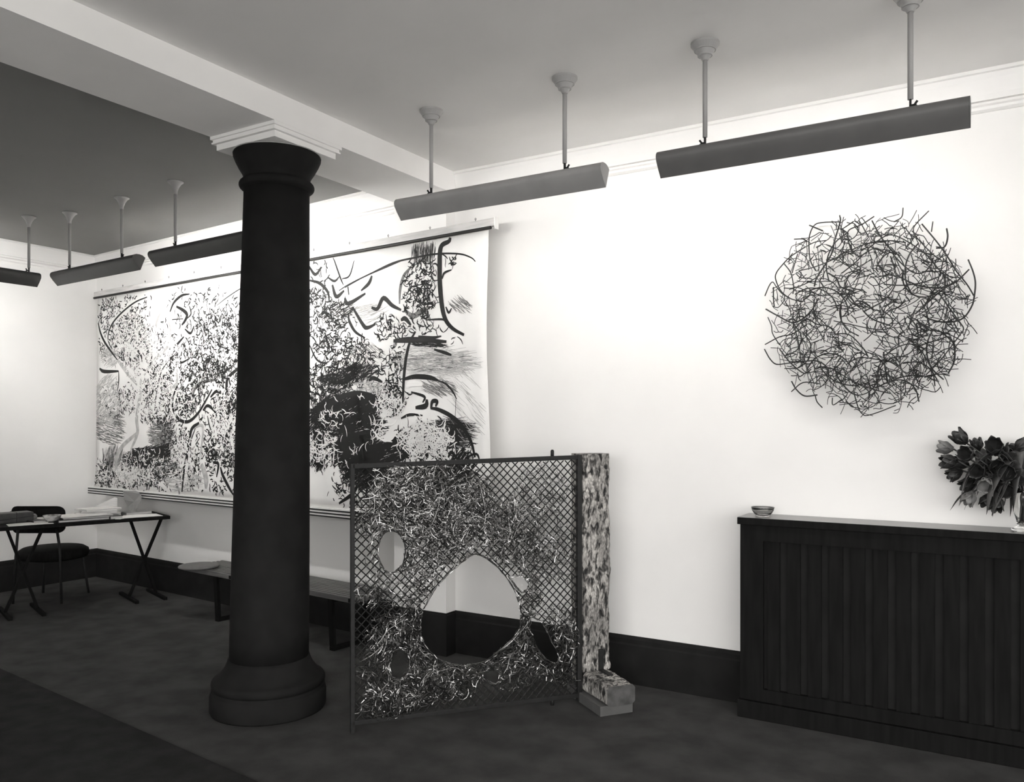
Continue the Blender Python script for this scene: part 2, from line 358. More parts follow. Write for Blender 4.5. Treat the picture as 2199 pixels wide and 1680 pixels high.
make_lamp((-6.65, 3.04), math.pi/2, 1.20, [(0.532, -1), (-0.40, 1)], 'strip lamp cut off by the left edge, lighting the far left wall', 'hood_dark', False, 1)


# ------------------------------------------------------------------ long painting on cloth
PA = math.radians(5.0); PN = Vector((math.sin(PA), math.cos(PA), 0)); PE = Vector((math.cos(PA), -math.sin(PA), 0)); PP = Vector((-3.1, 4.228, 0))
pic = thing('scroll_painting', PP+Vector((0, 0, 0.86)), 'wide black ink painting on pale cloth hanging between two battens', 'painting', rz=-PA)
# root frame: x along the cloth, -y towards the viewer, z up from 0.86
def pl(x, y):                                        # photo pixel -> (s, z) on the cloth
    q = at_plane(x, y, PP, PN)-PP; return (q.dot(PE), q.z-0.86)
def wave(s, z): return 0.006*math.sin(s*2.1+0.5)*(1-z/1.9)+0.003*math.sin(s*5.3+z)
S0 = pl(205, 830)[0]; S1 = pl(1052, 750)[0]; ZT = 1.815; ZB = 0.02
def edge0(z): return S0+0.035*(z/1.8)-0.05*max(0, (0.25-z)/0.25)**2
def edge1(z): return S1-0.02*(z/1.8)+0.012*math.sin(z*4)
m = MB(); NX, NZ = 60, 20; vs = []
for j in range(NZ+1):
    z = ZB+(ZT-ZB)*j/NZ
    for i in range(NX+1):
        s = edge0(z)+(edge1(z)-edge0(z))*i/NX; vs.append((s, -wave(s, z), z))
m.add(vs, [(j*(NX+1)+i, j*(NX+1)+i+1, (j+1)*(NX+1)+i+1, (j+1)*(NX+1)+i) for j in range(NZ) for i in range(NX)])
cloth = m.build('canvas', 'canvas', pic, smooth=True)
sd = cloth.modifiers.new('thick', 'SOLIDIFY'); sd.thickness = 0.002; sd.offset = -1.0
class Ink:
    def __init__(s, off): s.mb = MB(); s.off = off
    def stroke(s, pts, w, taper=True, sub=5, dry=0.0):           # pts in (s,z) metres
        c = catmull(pts, sub) if len(pts) > 2 else [np.array(p, float) for p in pts]
        n = len(c); vs = []
        for i, p in enumerate(c):
            t = c[min(i+1, n-1)]-c[max(i-1, 0)]; L = math.hypot(t[0], t[1]) or 1e-6
            nx, nz = -t[1]/L, t[0]/L; q = i/(n-1)
            ww = w*((0.25+0.75*math.sin(math.pi*min(1, max(0, 0.12+0.8*q)))) if taper else 1)/2
            for sg in (-1, 1):
                S, Z = p[0]+nx*ww*sg, p[1]+nz*ww*sg
                S = min(max(S, edge0(Z)+0.002), edge1(Z)-0.002); Z = min(max(Z, 0.022), ZT-0.002)
                vs.append((S, -wave(S, Z)-s.off, Z))
        s.mb.add(vs, [(2*i, 2*i+1, 2*i+3, 2*i+2) for i in range(n-1)])
INK, GREY, PALE, WHITE, BOLD, BOLDW = Ink(0.0012), Ink(0.0008), Ink(0.0016), Ink(0.0022), Ink(0.0019), Ink(0.0026)
def cL(x, y): return (180+x/3.0, 560+y/3.0)          # crops the strokes were measured in
def cR(x, y): return (640+x*0.31537, 470+y*0.31537)
def cG(x, y): return (720+x*0.38095, 960+y*0.38095)
def px2m(x, y): a = pl(x, y); b = pl(x+1, y); return abs(b[0]-a[0])
def big(ink, conv, pts, w, taper=True):
    q = [pl(*conv(*p)) for p in pts]; mid = conv(*pts[len(pts)//2]); k = {cL: 1/3.0, cR: 0.31537, cG: 0.38095}[conv]
    d = (1767/1.0); dep = (at_plane(mid[0], mid[1], PP, PN)-EYE); dist = dep.x*FW[0]+dep.y*FW[1]
    ink.stroke(q, w*k*dist/F_PX*1.5, taper)
for pts, w in [([(92, 400), (105, 460), (130, 520), (170, 580), (215, 640)], 12), ([(410, 235), (330, 270), (240, 340), (180, 410), (155, 480), (160, 530), (182, 572)], 9),
    ([(100, 695), (130, 714), (222, 712)], 16), ([(222, 712), (222, 780), (212, 850)], 7), ([(260, 515), (330, 560), (370, 610), (378, 655)], 13),
    ([(380, 590), (408, 645), (430, 668), (442, 580), (436, 480)], 11), ([(555, 330), (580, 270), (630, 225), (682, 215)], 13), ([(595, 295), (640, 320), (665, 350), (650, 390), (630, 415)], 18),
    ([(680, 290), (692, 340), (668, 372)], 9), ([(568, 380), (640, 375)], 9), ([(712, 420), (688, 468), (650, 440)], 12), ([(645, 490), (605, 535), (575, 565)], 12), ([(632, 580), (625, 655), (684, 630)], 10),
    ([(612, 790), (585, 850), (572, 930), (590, 990), (625, 1030), (680, 1035), (740, 980), (790, 900), (830, 830)], 15), ([(820, 880), (860, 842), (920, 852), (932, 760), (1005, 690), (1090, 620)], 18),
    ([(770, 965), (800, 935), (840, 960), (862, 1002)], 15), ([(800, 1000), (812, 1060), (832, 1112)], 8), ([(745, 1045), (700, 1080), (682, 1150), (665, 1270), (648, 1350), (635, 1490)], 20),
    ([(886, 1330), (900, 1380), (940, 1460), (972, 1512)], 17), ([(840, 1302), (872, 1312), (860, 1395)], 15), ([(720, 1080), (690, 1170), (700, 1215), (750, 1140)], 9),
    ([(940, 740), (950, 800), (1000, 850), (1080, 900)], 10), ([(120, 1210), (128, 1320)], 8), ([(560, 1400), (620, 1370), (650, 1320)], 10), ([(90, 410), (120, 340)], 7),
    ([(460, 960), (470, 860), (500, 720), (550, 640)], 8), ([(350, 690), (420, 720), (440, 790)], 10), ([(1040, 980), (1100, 1060), (1180, 1120), (1260, 1300)], 18), ([(1100, 700), (1180, 640), (1300, 600)], 16), ([(860, 290), (930, 235), (1030, 170), (1200, 90)], 5)]:
    big(BOLD, cL, pts, w)
for pts, w in [([(215, 640), (280, 720), (345, 800)], 24), ([(372, 755), (362, 880), (340, 1010), (345, 1110), (300, 1220)], 26), ([(345, 1110), (250, 1190), (212, 1260), (205, 1330), (240, 1385), (300, 1392), (355, 1345)], 26),
    ([(545, 550), (480, 620), (420, 690), (390, 740)], 22), ([(455, 540), (470, 400), (500, 330)], 14), ([(540, 360), (560, 470), (540, 540)], 14), ([(760, 1310), (790, 1400), (790, 1470)], 34), ([(600, 700), (590, 800), (500, 850)], 22), ([(690, 1090), (760, 1060), (770, 1120), (745, 1300)], 16), ([(330, 1160), (270, 1290)], 18)]:
    big(PALE, cL, pts, w)
for pts, w in [([(700, 880), (720, 820), (780, 780), (865, 768)], 18), ([(180, 590), (260, 640)], 14)]: big(GREY, cL, pts, w)
for pts, w in [([(1040, 128), (1030, 155), (985, 180), (970, 230), (968, 330), (970, 450), (985, 600), (1010, 690), (1060, 750), (1135, 792)], 28),
    ([(280, 490), (350, 445), (500, 370), (650, 300), (800, 265), (950, 240), (1100, 240), (1180, 265), (1210, 292)], 9), ([(320, 470), (450, 395), (600, 330), (700, 290)], 6),
    ([(235, 450), (262, 530), (315, 490)], 20), ([(205, 400), (250, 425), (282, 395)], 12), ([(240, 258), (285, 390), (310, 452)], 9), ([(300, 410), (350, 388), (382, 285)], 8), ([(502, 388), (480, 440), (428, 490)], 18),
    ([(318, 540), (345, 577), (458, 508)], 20), ([(340, 465), (346, 518)], 14), ([(370, 600), (440, 720), (470, 742), (525, 718)], 20), ([(342, 640), (350, 700), (390, 770), (455, 812)], 15), ([(498, 605), (540, 612), (580, 540), (640, 590), (702, 622)], 22),
    ([(648, 832), (780, 825), (1015, 838)], 28), ([(820, 800), (920, 810), (980, 800)], 14), ([(802, 768), (762, 840), (735, 950), (720, 1080), (714, 1200), (714, 1290)], 18), ([(714, 1280), (680, 1330), (600, 1350)], 10),
    ([(720, 1092), (800, 1075), (900, 1082), (955, 1100)], 24), ([(950, 1100), (1010, 1125), (1060, 1180), (1085, 1230)], 10), ([(480, 1102), (512, 1085), (572, 1112)], 20), ([(770, 1180), (862, 1212), (850, 1252)], 14), ([(800, 1287), (870, 1275), (880, 1230)], 26),
    ([(908, 1292), (918, 1245), (950, 1245), (940, 1280)], 20), ([(905, 1290), (960, 1300), (1040, 1340), (1110, 1400), (1180, 1510), (1212, 1625)], 22), ([(1072, 1400), (1080, 1470), (1102, 1545)], 24), ([(75, 320), (120, 380), (165, 330)], 16), ([(80, 420), (150, 440), (205, 500), (215, 570)], 16),
    ([(700, 690), (730, 680), (770, 725)], 22), ([(720, 1420), (660, 1500), (590, 1600)], 20), ([(600, 1560), (680, 1500), (760, 1465)], 30), ([(700, 1360), (760, 1335), (850, 1340)], 14), ([(400, 1480), (430, 1560), (445, 1640)], 16), ([(180, 1330), (260, 1230), (400, 1190), (520, 1220), (560, 1300)], 26), ([(230, 1680), (260, 1560), (340, 1480), (460, 1460)], 26),
    ([(80, 860), (130, 960), (200, 990)], 10), ([(870, 690), (980, 685), (1010, 700)], 10), ([(930, 890), (1010, 915), (1050, 930)], 16), ([(1080, 1230), (1075, 1370)], 5), ([(985, 410), (1000, 370), (1050, 348)], 12), ([(1010, 600), (1030, 640), (1050, 610)], 12)]:
    big(BOLD, cR, pts, w)
for pts, w in [([(720, 620), (780, 662), (830, 640), (862, 622), (905, 695)], 28), ([(770, 330), (720, 390), (695, 480), (690, 580)], 18), ([(120, 1120), (180, 1180), (190, 1230)], 22), ([(150, 1210), (150, 1320), (90, 1380)], 26)]: big(GREY, cR, pts, w)
for pts, w in [([(600, 1330), (560, 1400), (640, 1400), (680, 1350)], 8), ([(500, 1430), (560, 1500), (640, 1520)], 8), ([(740, 1150), (770, 1120), (850, 1130)], 30)]: big(BOLDW, cR, pts, w)
# part of the cloth seen through the gate and below it
for pts, w in [([(20, 320), (100, 260), (140, 180)], 16), ([(560, 120), (680, 170), (760, 260)], 30), ([(640, 60), (660, 30), (700, 80)], 14), ([(740, 60), (800, 40), (820, 80)], 10)]: big(BOLD, cG, pts, w)
# masses: (conv, cx, cy, rx, ry, weight) for small marks; spread at random on the cloth
def blob_sampler(blobs):
    tot = sum(b[4]*b[5]*b[6] for b in blobs)
    def f():
        t = R.random()*tot
        for b in blobs:
            t -= b[4]*b[5]*b[6]
            if t <= 0: break
        q = 2*math.pi*R.random(); r = math.sqrt(R.random())*(1 if R.random() < 0.85 else 1.25)
        return pl(*b[0](b[1]+b[3+1-0-0]*0+b[4]*r*math.cos(q), b[2]+b[5]*r*math.sin(q)))
    return f
def B(conv, x, y, rx, ry, w=1.0): return (conv, x, y, None, rx, ry, w)
BPT = np.zeros((0, 2))
def squig(ink, sampler, count, l0, l1, w0, w1, clear=0.0):
    for _ in range(count):
        s, z = sampler()
        if clear and len(BPT) and ((BPT-np.array([s, z]))**2).sum(1).min() < clear*clear: continue
        if not (edge0(z)+0.01 < s < edge1(z)-0.01 and 0.03 < z < ZT-0.02): continue
        L = R.uniform(l0, l1); h = R.uniform(0, 2*math.pi); cv = R.choice((-1, 1))*R.uniform(0.4, 2.6); pts = [(s, z)]
        for k in range(4):
            s += math.cos(h)*L/4; z += math.sin(h)*L/4; h += cv/4*(1 if k < 2 or R.random() < 0.6 else -1.8); pts.append((s, z))
        ink.stroke(pts, R.uniform(w0, w1), sub=2)
BPT = np.array([(v[0], v[2]) for k_ in (BOLD, PALE) for v in k_.mb.v])
allL = [B(cL, 260, 330, 160, 130, .9), B(cL, 300, 500, 170, 150, 1.25), B(cL, 420, 620, 200, 200, 1.2), B(cL, 620, 260, 80, 70, .5), B(cL, 800, 330, 220, 150, .55), B(cL, 830, 560, 230, 200, 1.0), B(cL, 700, 780, 280, 180, 1.0),
        B(cL, 470, 900, 200, 150, 1.4), B(cL, 850, 1100, 220, 260, 1.1), B(cL, 600, 1150, 90, 250, 1.2), B(cL, 300, 1390, 240, 80, 1.6), B(cL, 560, 1430, 200, 60, .5), B(cL, 960, 880, 120, 160, 1.2), B(cL, 1150, 500, 150, 400, .9), B(cL, 1200, 1000, 160, 500, 1.2), B(cL, 140, 400, 50, 250, .8), B(cL, 190, 900, 90, 120, .7), B(cL, 840, 1360, 200, 140, .8), B(cL, 130, 1370, 70, 80, 1.5)]
squig(INK, blob_sampler(allL), 9000, 0.022, 0.062, 0.0060, 0.0130, 0.026)
allR = [B(cR, 150, 520, 90, 130, 1.1), B(cR, 280, 640, 110, 100, 1.0), B(cR, 180, 760, 120, 130, .9), B(cR, 840, 400, 110, 130, 1.0), B(cR, 830, 560, 110, 110, .9), B(cR, 600, 740, 70, 90, .8), B(cR, 780, 740, 130, 80, .7), B(cR, 300, 920, 200, 120, .9), B(cR, 250, 1080, 200, 90, 1.6), B(cR, 600, 1020, 110, 110, .7), B(cR, 560, 1210, 200, 110, 1.3), B(cR, 680, 900, 50, 90, .7), B(cR, 1030, 280, 50, 100, .5), B(cR, 130, 330, 70, 50, .6), B(cR, 160, 1530, 100, 170, 1.6), B(cR, 250, 1260, 190, 120, 1.3), B(cR, 860, 1520, 230, 120, 1.0), B(cR, 950, 800, 120, 60, .5), B(cR, 1130, 1590, 120, 60, .5),
        B(cG, 180, 240, 180, 160, .8), B(cG, 600, 40, 220, 60, .8), B(cG, 700, 200, 140, 90, .6), B(cG, 60, 130, 60, 160, 1.0)]
squig(INK, blob_sampler(allR), 3100, 0.025, 0.075, 0.0050, 0.0120, 0.018)
# dry brush hatching: masses of fine lines
def hatch(ink, conv, x, y, rx, ry, ang, count, L, w, curve=0.0):
    for _ in range(count):
        q = 2*math.pi*R.random(); r = math.sqrt(R.random()); s, z = pl(*conv(x+rx*r*math.cos(q), y+ry*r*math.sin(q)))
        a = math.radians(ang)+R.gauss(0, 0.12); l = L*R.uniform(0.4, 1.2); c = curve*R.uniform(0.5, 1)
        pts = [(s-math.cos(a)*l/2, z-math.sin(a)*l/2), (s+c*l*0.2*-math.sin(a), z+c*l*0.2*math.cos(a)), (s+math.cos(a)*l/2, z+math.sin(a)*l/2)]
        ink.stroke(pts, w*R.uniform(0.5, 1.4), sub=2)
for a in [(INK, cL, 400, 1270, 130, 65, 5, 330, 0.20, 0.008), (INK, cL, 500, 1230, 90, 40, 12, 110, 0.2, 0.006), (GREY, cL, 500, 1120, 70, 110, 0, 420, 0.13, 0.006), (GREY, cL, 480, 1330, 130, 60, 5, 240, 0.16, 0.005), (GREY, cL, 170, 1080, 90, 110, -8, 330, 0.12, 0.005), (PALE, cL, 150, 900, 80, 160, 30, 260, 0.12, 0.008), (GREY, cL, 190, 1270, 70, 70, 70, 220, 0.10, 0.006), (PALE, cL, 170, 620, 60, 60, 20, 120, 0.10, 0.006), (PALE, cL, 650, 1430, 120, 60, 0, 90, 0.14, 0.006), (INK, cL, 960, 880, 60, 70, 40, 90, 0.15, 0.007),
    (INK, cR, 330, 1310, 220, 110, 25, 470, 0.16, 0.0072), (INK, cR, 200, 1330, 120, 70, 35, 170, 0.14, 0.007), (INK, cR, 150, 1580, 80, 110, 50, 150, 0.14, 0.008), (INK, cR, 120, 1420, 60, 60, 40, 60, 0.12, 0.007), (INK, cR, 420, 1430, 160, 90, 10, 340, 0.15, 0.0078), (INK, cR, 400, 1580, 180, 110, 20, 520, 0.17, 0.0082), (INK, cR, 640, 1590, 110, 70, 20, 170, 0.12, 0.007), (INK, cR, 470, 1250, 140, 60, 15, 170, 0.13, 0.006), (INK, cR, 420, 1040, 110, 50, 25, 150, 0.10, 0.005), (INK, cR, 260, 1090, 120, 40, 20, 120, 0.10, 0.006),
    (INK, cR, 1060, 1450, 120, 95, -6, 230, 0.15, 0.0040), (GREY, cR, 1040, 1470, 140, 100, -6, 240, 0.15, 0.005), (GREY, cR, 950, 980, 210, 80, -3, 150, 0.2, 0.003), (PALE, cR, 930, 970, 250, 110, -3, 150, 0.24, 0.004), (INK, cR, 860, 225, 80, 45, 84, 70, 0.085, 0.004), (GREY, cR, 860, 235, 90, 50, 84, 50, 0.09, 0.006), (GREY, cR, 1110, 590, 60, 50, -35, 60, 0.09, 0.0035), (GREY, cR, 960, 1150, 120, 50, -25, 110, 0.12, 0.0035), (PALE, cR, 480, 640, 90, 60, 10, 40, 0.16, 0.004), (PALE, cR, 480, 1150, 90, 60, 0, 60, 0.14, 0.004), (INK, cR, 900, 860, 110, 12, -8, 40, 0.12, 0.006), (PALE, cR, 1150, 1250, 120, 260, -40, 60, 0.14, 0.003), (GREY, cR, 450, 910, 120, 60, -30, 90, 0.10, 0.0035), (INK, cR, 300, 620, 90, 60, 20, 90, 0.08, 0.004),
    (INK, cG, 180, 130, 120, 90, 25, 380, 0.15, 0.008), (INK, cG, 560, 190, 190, 80, 18, 420, 0.15, 0.007), (INK, cG, 700, 130, 70, 80, 50, 120, 0.13, 0.008), (GREY, cG, 350, 280, 180, 60, 15, 200, 0.15, 0.005)]:
    hatch(*a)
# pale marks over the dark masses
squig(WHITE, blob_sampler([B(cR, 860, 1500, 190, 110, 1.2), B(cR, 620, 1270, 100, 60, 1.0), B(cR, 150, 1560, 100, 110, .8), B(cR, 200, 1340, 70, 50, .6), B(cR, 560, 1450, 70, 60, .5), B(cR, 380, 1330, 200, 120, .05), B(cR, 380, 1570, 160, 110, .05)]), 640, 0.03, 0.09, 0.0045, 0.009)
squig(WHITE, blob_sampler([B(cL, 440, 620, 180, 200, 1.0), B(cL, 330, 480, 150, 130, 1), B(cL, 470, 900, 190, 140, .8), B(cL, 380, 1300, 140, 80, .6), B(cL, 640, 1250, 80, 150, .7), B(cL, 260, 1390, 200, 60, 1.2), B(cL, 950, 1000, 120, 200, .6)]), 2300, 0.025, 0.07, 0.0055, 0.0105)
for ink, mt, nm in ((GREY, 'ink_grey', 'grey_brushwork'), (INK, 'ink', 'small_ink_marks'), (PALE, 'ink_pale', 'pale_brushwork'), (BOLD, 'ink', 'bold_brushstrokes'), (WHITE, 'ink_white', 'white_marks'), (BOLDW, 'ink_white', 'white_brushstrokes')):
    o = ink.mb.build(nm, mt, cloth); o['kind'] = 'stuff'
# battens
st0, st1 = pl(207, 632)[0]-0.01, pl(1066, 488)[0]
m = MB(); m.box(st0, st1, -0.020, 0.012, 1.832, 1.880); m.build('top_batten', 'batten', pic, bevel=0.003)
m = MB(); m.tube([(st0, -0.016, 1.824), (st1-0.03, -0.016, 1.824)], 0.0105, 10); m.build('top_rod', 'iron', pic)
m = MB(); m.box(st1, st1+0.006, -0.022, 0.014, 1.812, 1.884); m.build('end_plate', 'white_strip', pic)
for k in range(13):
    X = st1-0.16-k*0.375
    if X < st0: break
    m = MB(); m.tube([(X, -0.002, 1.879), (X, -0.002, 1.889), (X-0.006, -0.002, 1.896), (X, -0.002, 1.903), (X+0.006, -0.002, 1.896), (X, -0.002, 1.889)], 0.0018, 5); m.build('screw_eye', 'iron', pic)
sb0, sb1 = pl(193, 1040)[0], pl(1052, 1128)[0]
for k in range(3):
    z1 = 0.040-k*0.022
    m = MB(); m.box(sb0, sb1, -0.020, 0.014, z1-0.0215, z1-0.0115); m.build('bottom_lath', 'iron', pic, bevel=0.001)
    m = MB(); m.box(sb0, sb1, -0.017, 0.012, z1-0.0115, z1-0.0005); m.build('bottom_strip', 'white_strip', pic)
for X in (-0.32, -0.12):
    m = MB(); m.box(X-0.01, X+0.01, 0.012, 0.095, 1.84, 1.87); m.build('wall_bracket', 'iron', pic)

# ------------------------------------------------------------------ slatted bench
bf0, bf1 = at_z(392, 1216, 0.38), at_z(757, 1286, 0.38); bd = (bf1-bf0); BL = bd.length; bang = math.atan2(bd.y, bd.x); bd.normalize(); bp = Vector((-bd.y, bd.x, 0))
bc = (bf0+bf1)/2+bp*0.18
bench = thing('slatted_bench', (bc.x, bc.y, 0), 'long low slatted wooden bench standing below the painting', 'bench', rz=bang)
NS = 10; BW = 0.36
for k in range(NS):
    y = -BW/2+BW*(k+0.5)/NS
    m = MB(); m.box(-BL/2, BL/2, y-0.011, y+0.011, 0.345, 0.38); m.build('slat', 'slat', bench, bevel=0.002)
for X in (-BL/2+0.03, -BL*0.18, BL*0.18, BL/2-0.03):
    m = MB(); m.box(X-0.012, X+0.012, -BW/2, BW/2, 0.350, 0.374); m.build('cross_piece', 'black_wood', bench)
for X in (-BL/2+0.42, BL/2-0.24):
    m = MB(); m.bar((X, -0.155, 0.345), (X, -0.135, 0.0), 0.045, 0.022, (0, 1, 0)); m.bar((X, 0.155, 0.345), (X, 0.135, 0.0), 0.045, 0.022, (0, 1, 0))
    m.box(X-0.02, X+0.02, -0.15, 0.15, 0.0, 0.024); m.box(X-0.02, X+0.02, -0.16, 0.16, 0.322, 0.345)
    m.build('leg_frame', 'black_wood', bench)
pc = at_z(427, 1214, 0.40)
m = MB(); m.lathe([(0.135, 0), (0.147, 0.005), (0.152, 0.012), (0.145, 0.021), (0.10, 0.025), (0.0005, 0.026)], 40)
o = m.build('seat_pad', 'pad', smooth=True, loc=(pc.x, pc.y, 0.381)); tag(o, 'round grey felt pad lying on the left end of the slatted bench', 'cushion')

# ------------------------------------------------------------------ table with its things
TZ = 0.72
tf0 = at_z(37, 1131, TZ); tf1 = at_z(366, 1108, TZ); td = (tf1-tf0).normalized(); tp = Vector((-td.y, td.x, 0))
TLEN = (tf1-tf0).length+0.45; tang = math.atan2(td.y, td.x); TWID = 0.62
torg = Vector((tf1.x, tf1.y, 0))
table = thing('table', torg, 'dark narrow table on crossed legs, covered with books and papers', 'table', rz=tang)
m = MB(); m.box(-TLEN, 0, 0, TWID, TZ-0.028, TZ); m.build('tabletop', 'black_wood', table, bevel=0.003)
YM = TWID*0.5
pm = Vector((torg.x, torg.y, 0))+tp*YM
def tmid(px, py): return local(table, at_plane(px, py, pm, (-td.y, td.x, 0)))
a1, a2, ap, bp_ = tmid(279, 1120), tmid(348, 1116), tmid(310, 1203), tmid(50, 1182)
for (xa, xb, xm) in ((a1.x, a2.x, ap.x), (bp_.x-(ap.x-a1.x), bp_.x+(a2.x-ap.x), bp_.x)):   # two crossed trestles under the middle of the top
    zc = ap.z; k_ = (TZ-0.028)/(TZ-0.028-zc)
    for x0 in (xa, xb):
        m = MB(); m.bar((x0, YM+(0.011 if x0 == xa else -0.011), TZ-0.028), (x0+(xm-x0)*k_, YM+(0.011 if x0 == xa else -0.011), 0.02), 0.020, 0.030, (0, 1, 0)); m.build('leg', 'black_wood', table)
        x1 = x0+(xm-x0)*k_; m = MB(); m.box(x1-0.014, x1+0.014, 0.06, TWID-0.06, 0, 0.024); m.build('leg_bar', 'black_wood', table)
def on_table(px, py): return at_z(px, py, TZ)
def tl(x, y): return torg + td*x + tp*y              # table frame (x<=0 along the front edge, y back) -> world
def rbox(name, mt, c, w, d, h, rz, parent=None, bevel=0.0):
    m = MB(); m.box(-w/2, w/2, -d/2, d/2, 0, h); o = m.build(name, mt, parent, bevel=bevel)
    o.location = c; o.rotation_euler = (0, 0, rz); return o
def book(c, z, w, d, h, rz, label, cover, cat='book', group='books and papers on the dark table'):
    root = thing('book', (c.x, c.y, z), label, cat, group, rz)
    m = MB(); m.box(-w/2, w/2, -d/2, d/2, 0, 0.003); m.box(-w/2, w/2, -d/2, d/2, h-0.003, h); m.box(-w/2, -w/2+0.004, -d/2, d/2, 0, h); m.build('cover', cover, root)
    m = MB(); m.box(-w/2+0.004, w/2-0.005, -d/2+0.005, d/2-0.005, 0.003, h-0.003); m.build('pages', 'page', root)
    return root
def sheet(c, z, w, d, rz, label, mt='paper', h=0.0025, name='paper_sheet'):
    m = MB(); N = 6; vs = []
    for j in range(2):
        for i in range(N+1):
            for k in (0, 1): vs.append((-w/2+w*i/N, -d/2 if k == 0 else d/2, h*j+0.003*math.sin(i/N*math.pi)*(0.3+0.7*k)))
    fs = []
    for i in range(N):
        a = 2*i; b = 2*(N+1)+2*i
        fs += [(a, a+1, a+3, a+2), (b, b+2, b+3, b+1), (a, a+2, b+2, b), (a+1, b+1, b+3, a+3)]
    fs += [(0, 2*(N+1), 2*(N+1)+1, 1), (2*N, 2*N+1, 2*(N+1)+2*N+1, 2*(N+1)+2*N)]
    m.add(vs, fs); o = m.build(name, mt); o.location = (c.x, c.y, z); o.rotation_euler = (0, 0, rz); tag(o, label, 'paper', 'books and papers on the dark table'); return o
Z = TZ+0.0005
def tq(px, py, back=0.0):                            # point on the table top measured along the front edge at this pixel column, moved back
    q = local(table, at_plane(px, py, tf0, (-td.y, td.x, 0))); return tl(q.x, back)
# left group
c = tq(60, 1125, 0.30); root = thing('parcel', (c.x, c.y, Z), 'dark wrapped parcel tied with cord at the left end of the table', 'parcel', None, tang+0.15)
m = MB(); m.box(-0.20, 0.075, -0.07, 0.07, 0, 0.082); m.build('wrapping', 'parcel', root, bevel=0.012)
m = MB()
for X in (-0.05,): m.tube([(X, -0.072, 0.001), (X, -0.072, 0.084), (X, 0.072, 0.084), (X, 0.072, 0.001)], 0.002, 5)
m.tube([(-0.2, -0.0725, 0.03), (0.0765, -0.0725, 0.05), (0.0765, 0.0725, 0.04)], 0.002, 5); m.build('cord', 'iron', root)
book(tq(88, 1120, 0.22), Z, 0.10, 0.14, 0.018, tang+0.3, 'small dark book lying beside the parcel', 'cover_dark')
c = tq(92, 1120, 0.42); m = MB(); m.lathe([(0.022, 0), (0.034, 0.008), (0.036, 0.03), (0.026, 0.046), (0.012, 0.05)], 24)
o = m.build('jar', 'paper_grey', smooth=True, loc=(c.x, c.y, Z)); tag(o, 'small round grey jar behind the patterned bowl', 'jar')
c = tq(117, 1124, 0.085); root = thing('bowl', (c.x, c.y, Z), 'patterned ceramic bowl on a small foot at the front of the table', 'bowl')
m = MB(); m.lathe([(0.024, 0.012), (0.045, 0.022), (0.060, 0.042), (0.066, 0.060), (0.063, 0.060), (0.056, 0.043), (0.040, 0.026), (0.0005, 0.018)], 32, cap1=False); m.build('body', 'ceramic', root, smooth=True)
m = MB(); m.lathe([(0.026, 0), (0.028, 0.004), (0.022, 0.012)], 32); m.build('foot', 'cover_dark', root, smooth=True)
sheet(tq(70, 1128, 0.10), Z, 0.30, 0.16, tang-0.04, 'white sheet of paper at the front left of the table')
# middle: portfolio stack
cpt = tq(185, 1118, 0.17)
book(cpt, Z, 0.40, 0.27, 0.020, tang+0.05, 'large dark portfolio lying under white sheets in the middle of the table', 'cover_dark')
book(tq(196, 1118, 0.17), Z+0.020, 0.36, 0.25, 0.012, tang-0.06, 'thin grey magazine on top of the large portfolio', 'cover_grey')
sheet(tq(190, 1118, 0.19), Z+0.033, 0.38, 0.26, tang+0.12, 'big white sheet lying on the portfolio stack')
sheet(tq(150, 1118, 0.42), Z, 0.34, 0.22, tang-0.1, 'white sheet lying behind the portfolio stack')
# back book pile
pz = Z
for k, (w, d, h, r, lb, cv) in enumerate([(0.30, 0.22, 0.030, 0.10, 'thick pale book at the bottom of the back pile', 'paper'), (0.27, 0.20, 0.024, -0.12, 'pale book in the middle of the back pile', 'paper'), (0.29, 0.21, 0.012, 0.25, 'thin white catalogue topmost of the back pile', 'paper')]):
    book(tq(236, 1112, 0.37), pz, w, d, h, tang+r, lb, cv); pz += h+0.0004
# folded standing card
c = tq(281, 1112, 0.33); root = thing('folded_card', (c.x, c.y, Z), 'grey folded card standing up behind the books', 'card', 'books and papers on the dark table', tang-0.6)
def panel(pts, th, name, mt):
    m = MB(); a, b, cc = [Vector(p) for p in pts[:3]]; n = (b-a).cross(cc-a).normalized()*th; m.prism(pts, (0, 0, 0), n); return m.build(name, mt, root)
cb = at_z(285, 1104, Z); root.location = cb
def pp(px, py, off=0.0):
    q = at_plane(px, py, cb-Vector((FW[0], FW[1], 0))*off, (FW[0], FW[1], 0)); return local(root, q)
bpy.context.view_layer.update()
panel([pp(264, 1055, .05), pp(292, 1054, .03), pp(302, 1061, .03), pp(288, 1078, .02), pp(274, 1090, .01), pp(267, 1074, .04)], 0.002, 'left_panel', 'cover_grey')
panel([pp(302, 1061, .032), pp(304, 1072, .04), pp(293, 1090, .02), pp(291, 1102, .0), pp(284, 1104, .0), pp(274, 1090, .012), pp(288, 1078, .022)], 0.002, 'right_panel', 'paper_grey')
c2 = tq(254, 1112, 0.44); root = thing('leaning_card', (c2.x, c2.y, Z+0.0), 'pale card leaning up behind the back pile of books', 'card', 'books and papers on the dark table', tang-0.3)
panel([(-0.10, 0.02, 0.0), (0.10, 0.02, 0.0), (0.10, 0.045, 0.135), (0.08, 0.047, 0.142), (-0.10, 0.027, 0.06)], 0.003, 'panel', 'page')
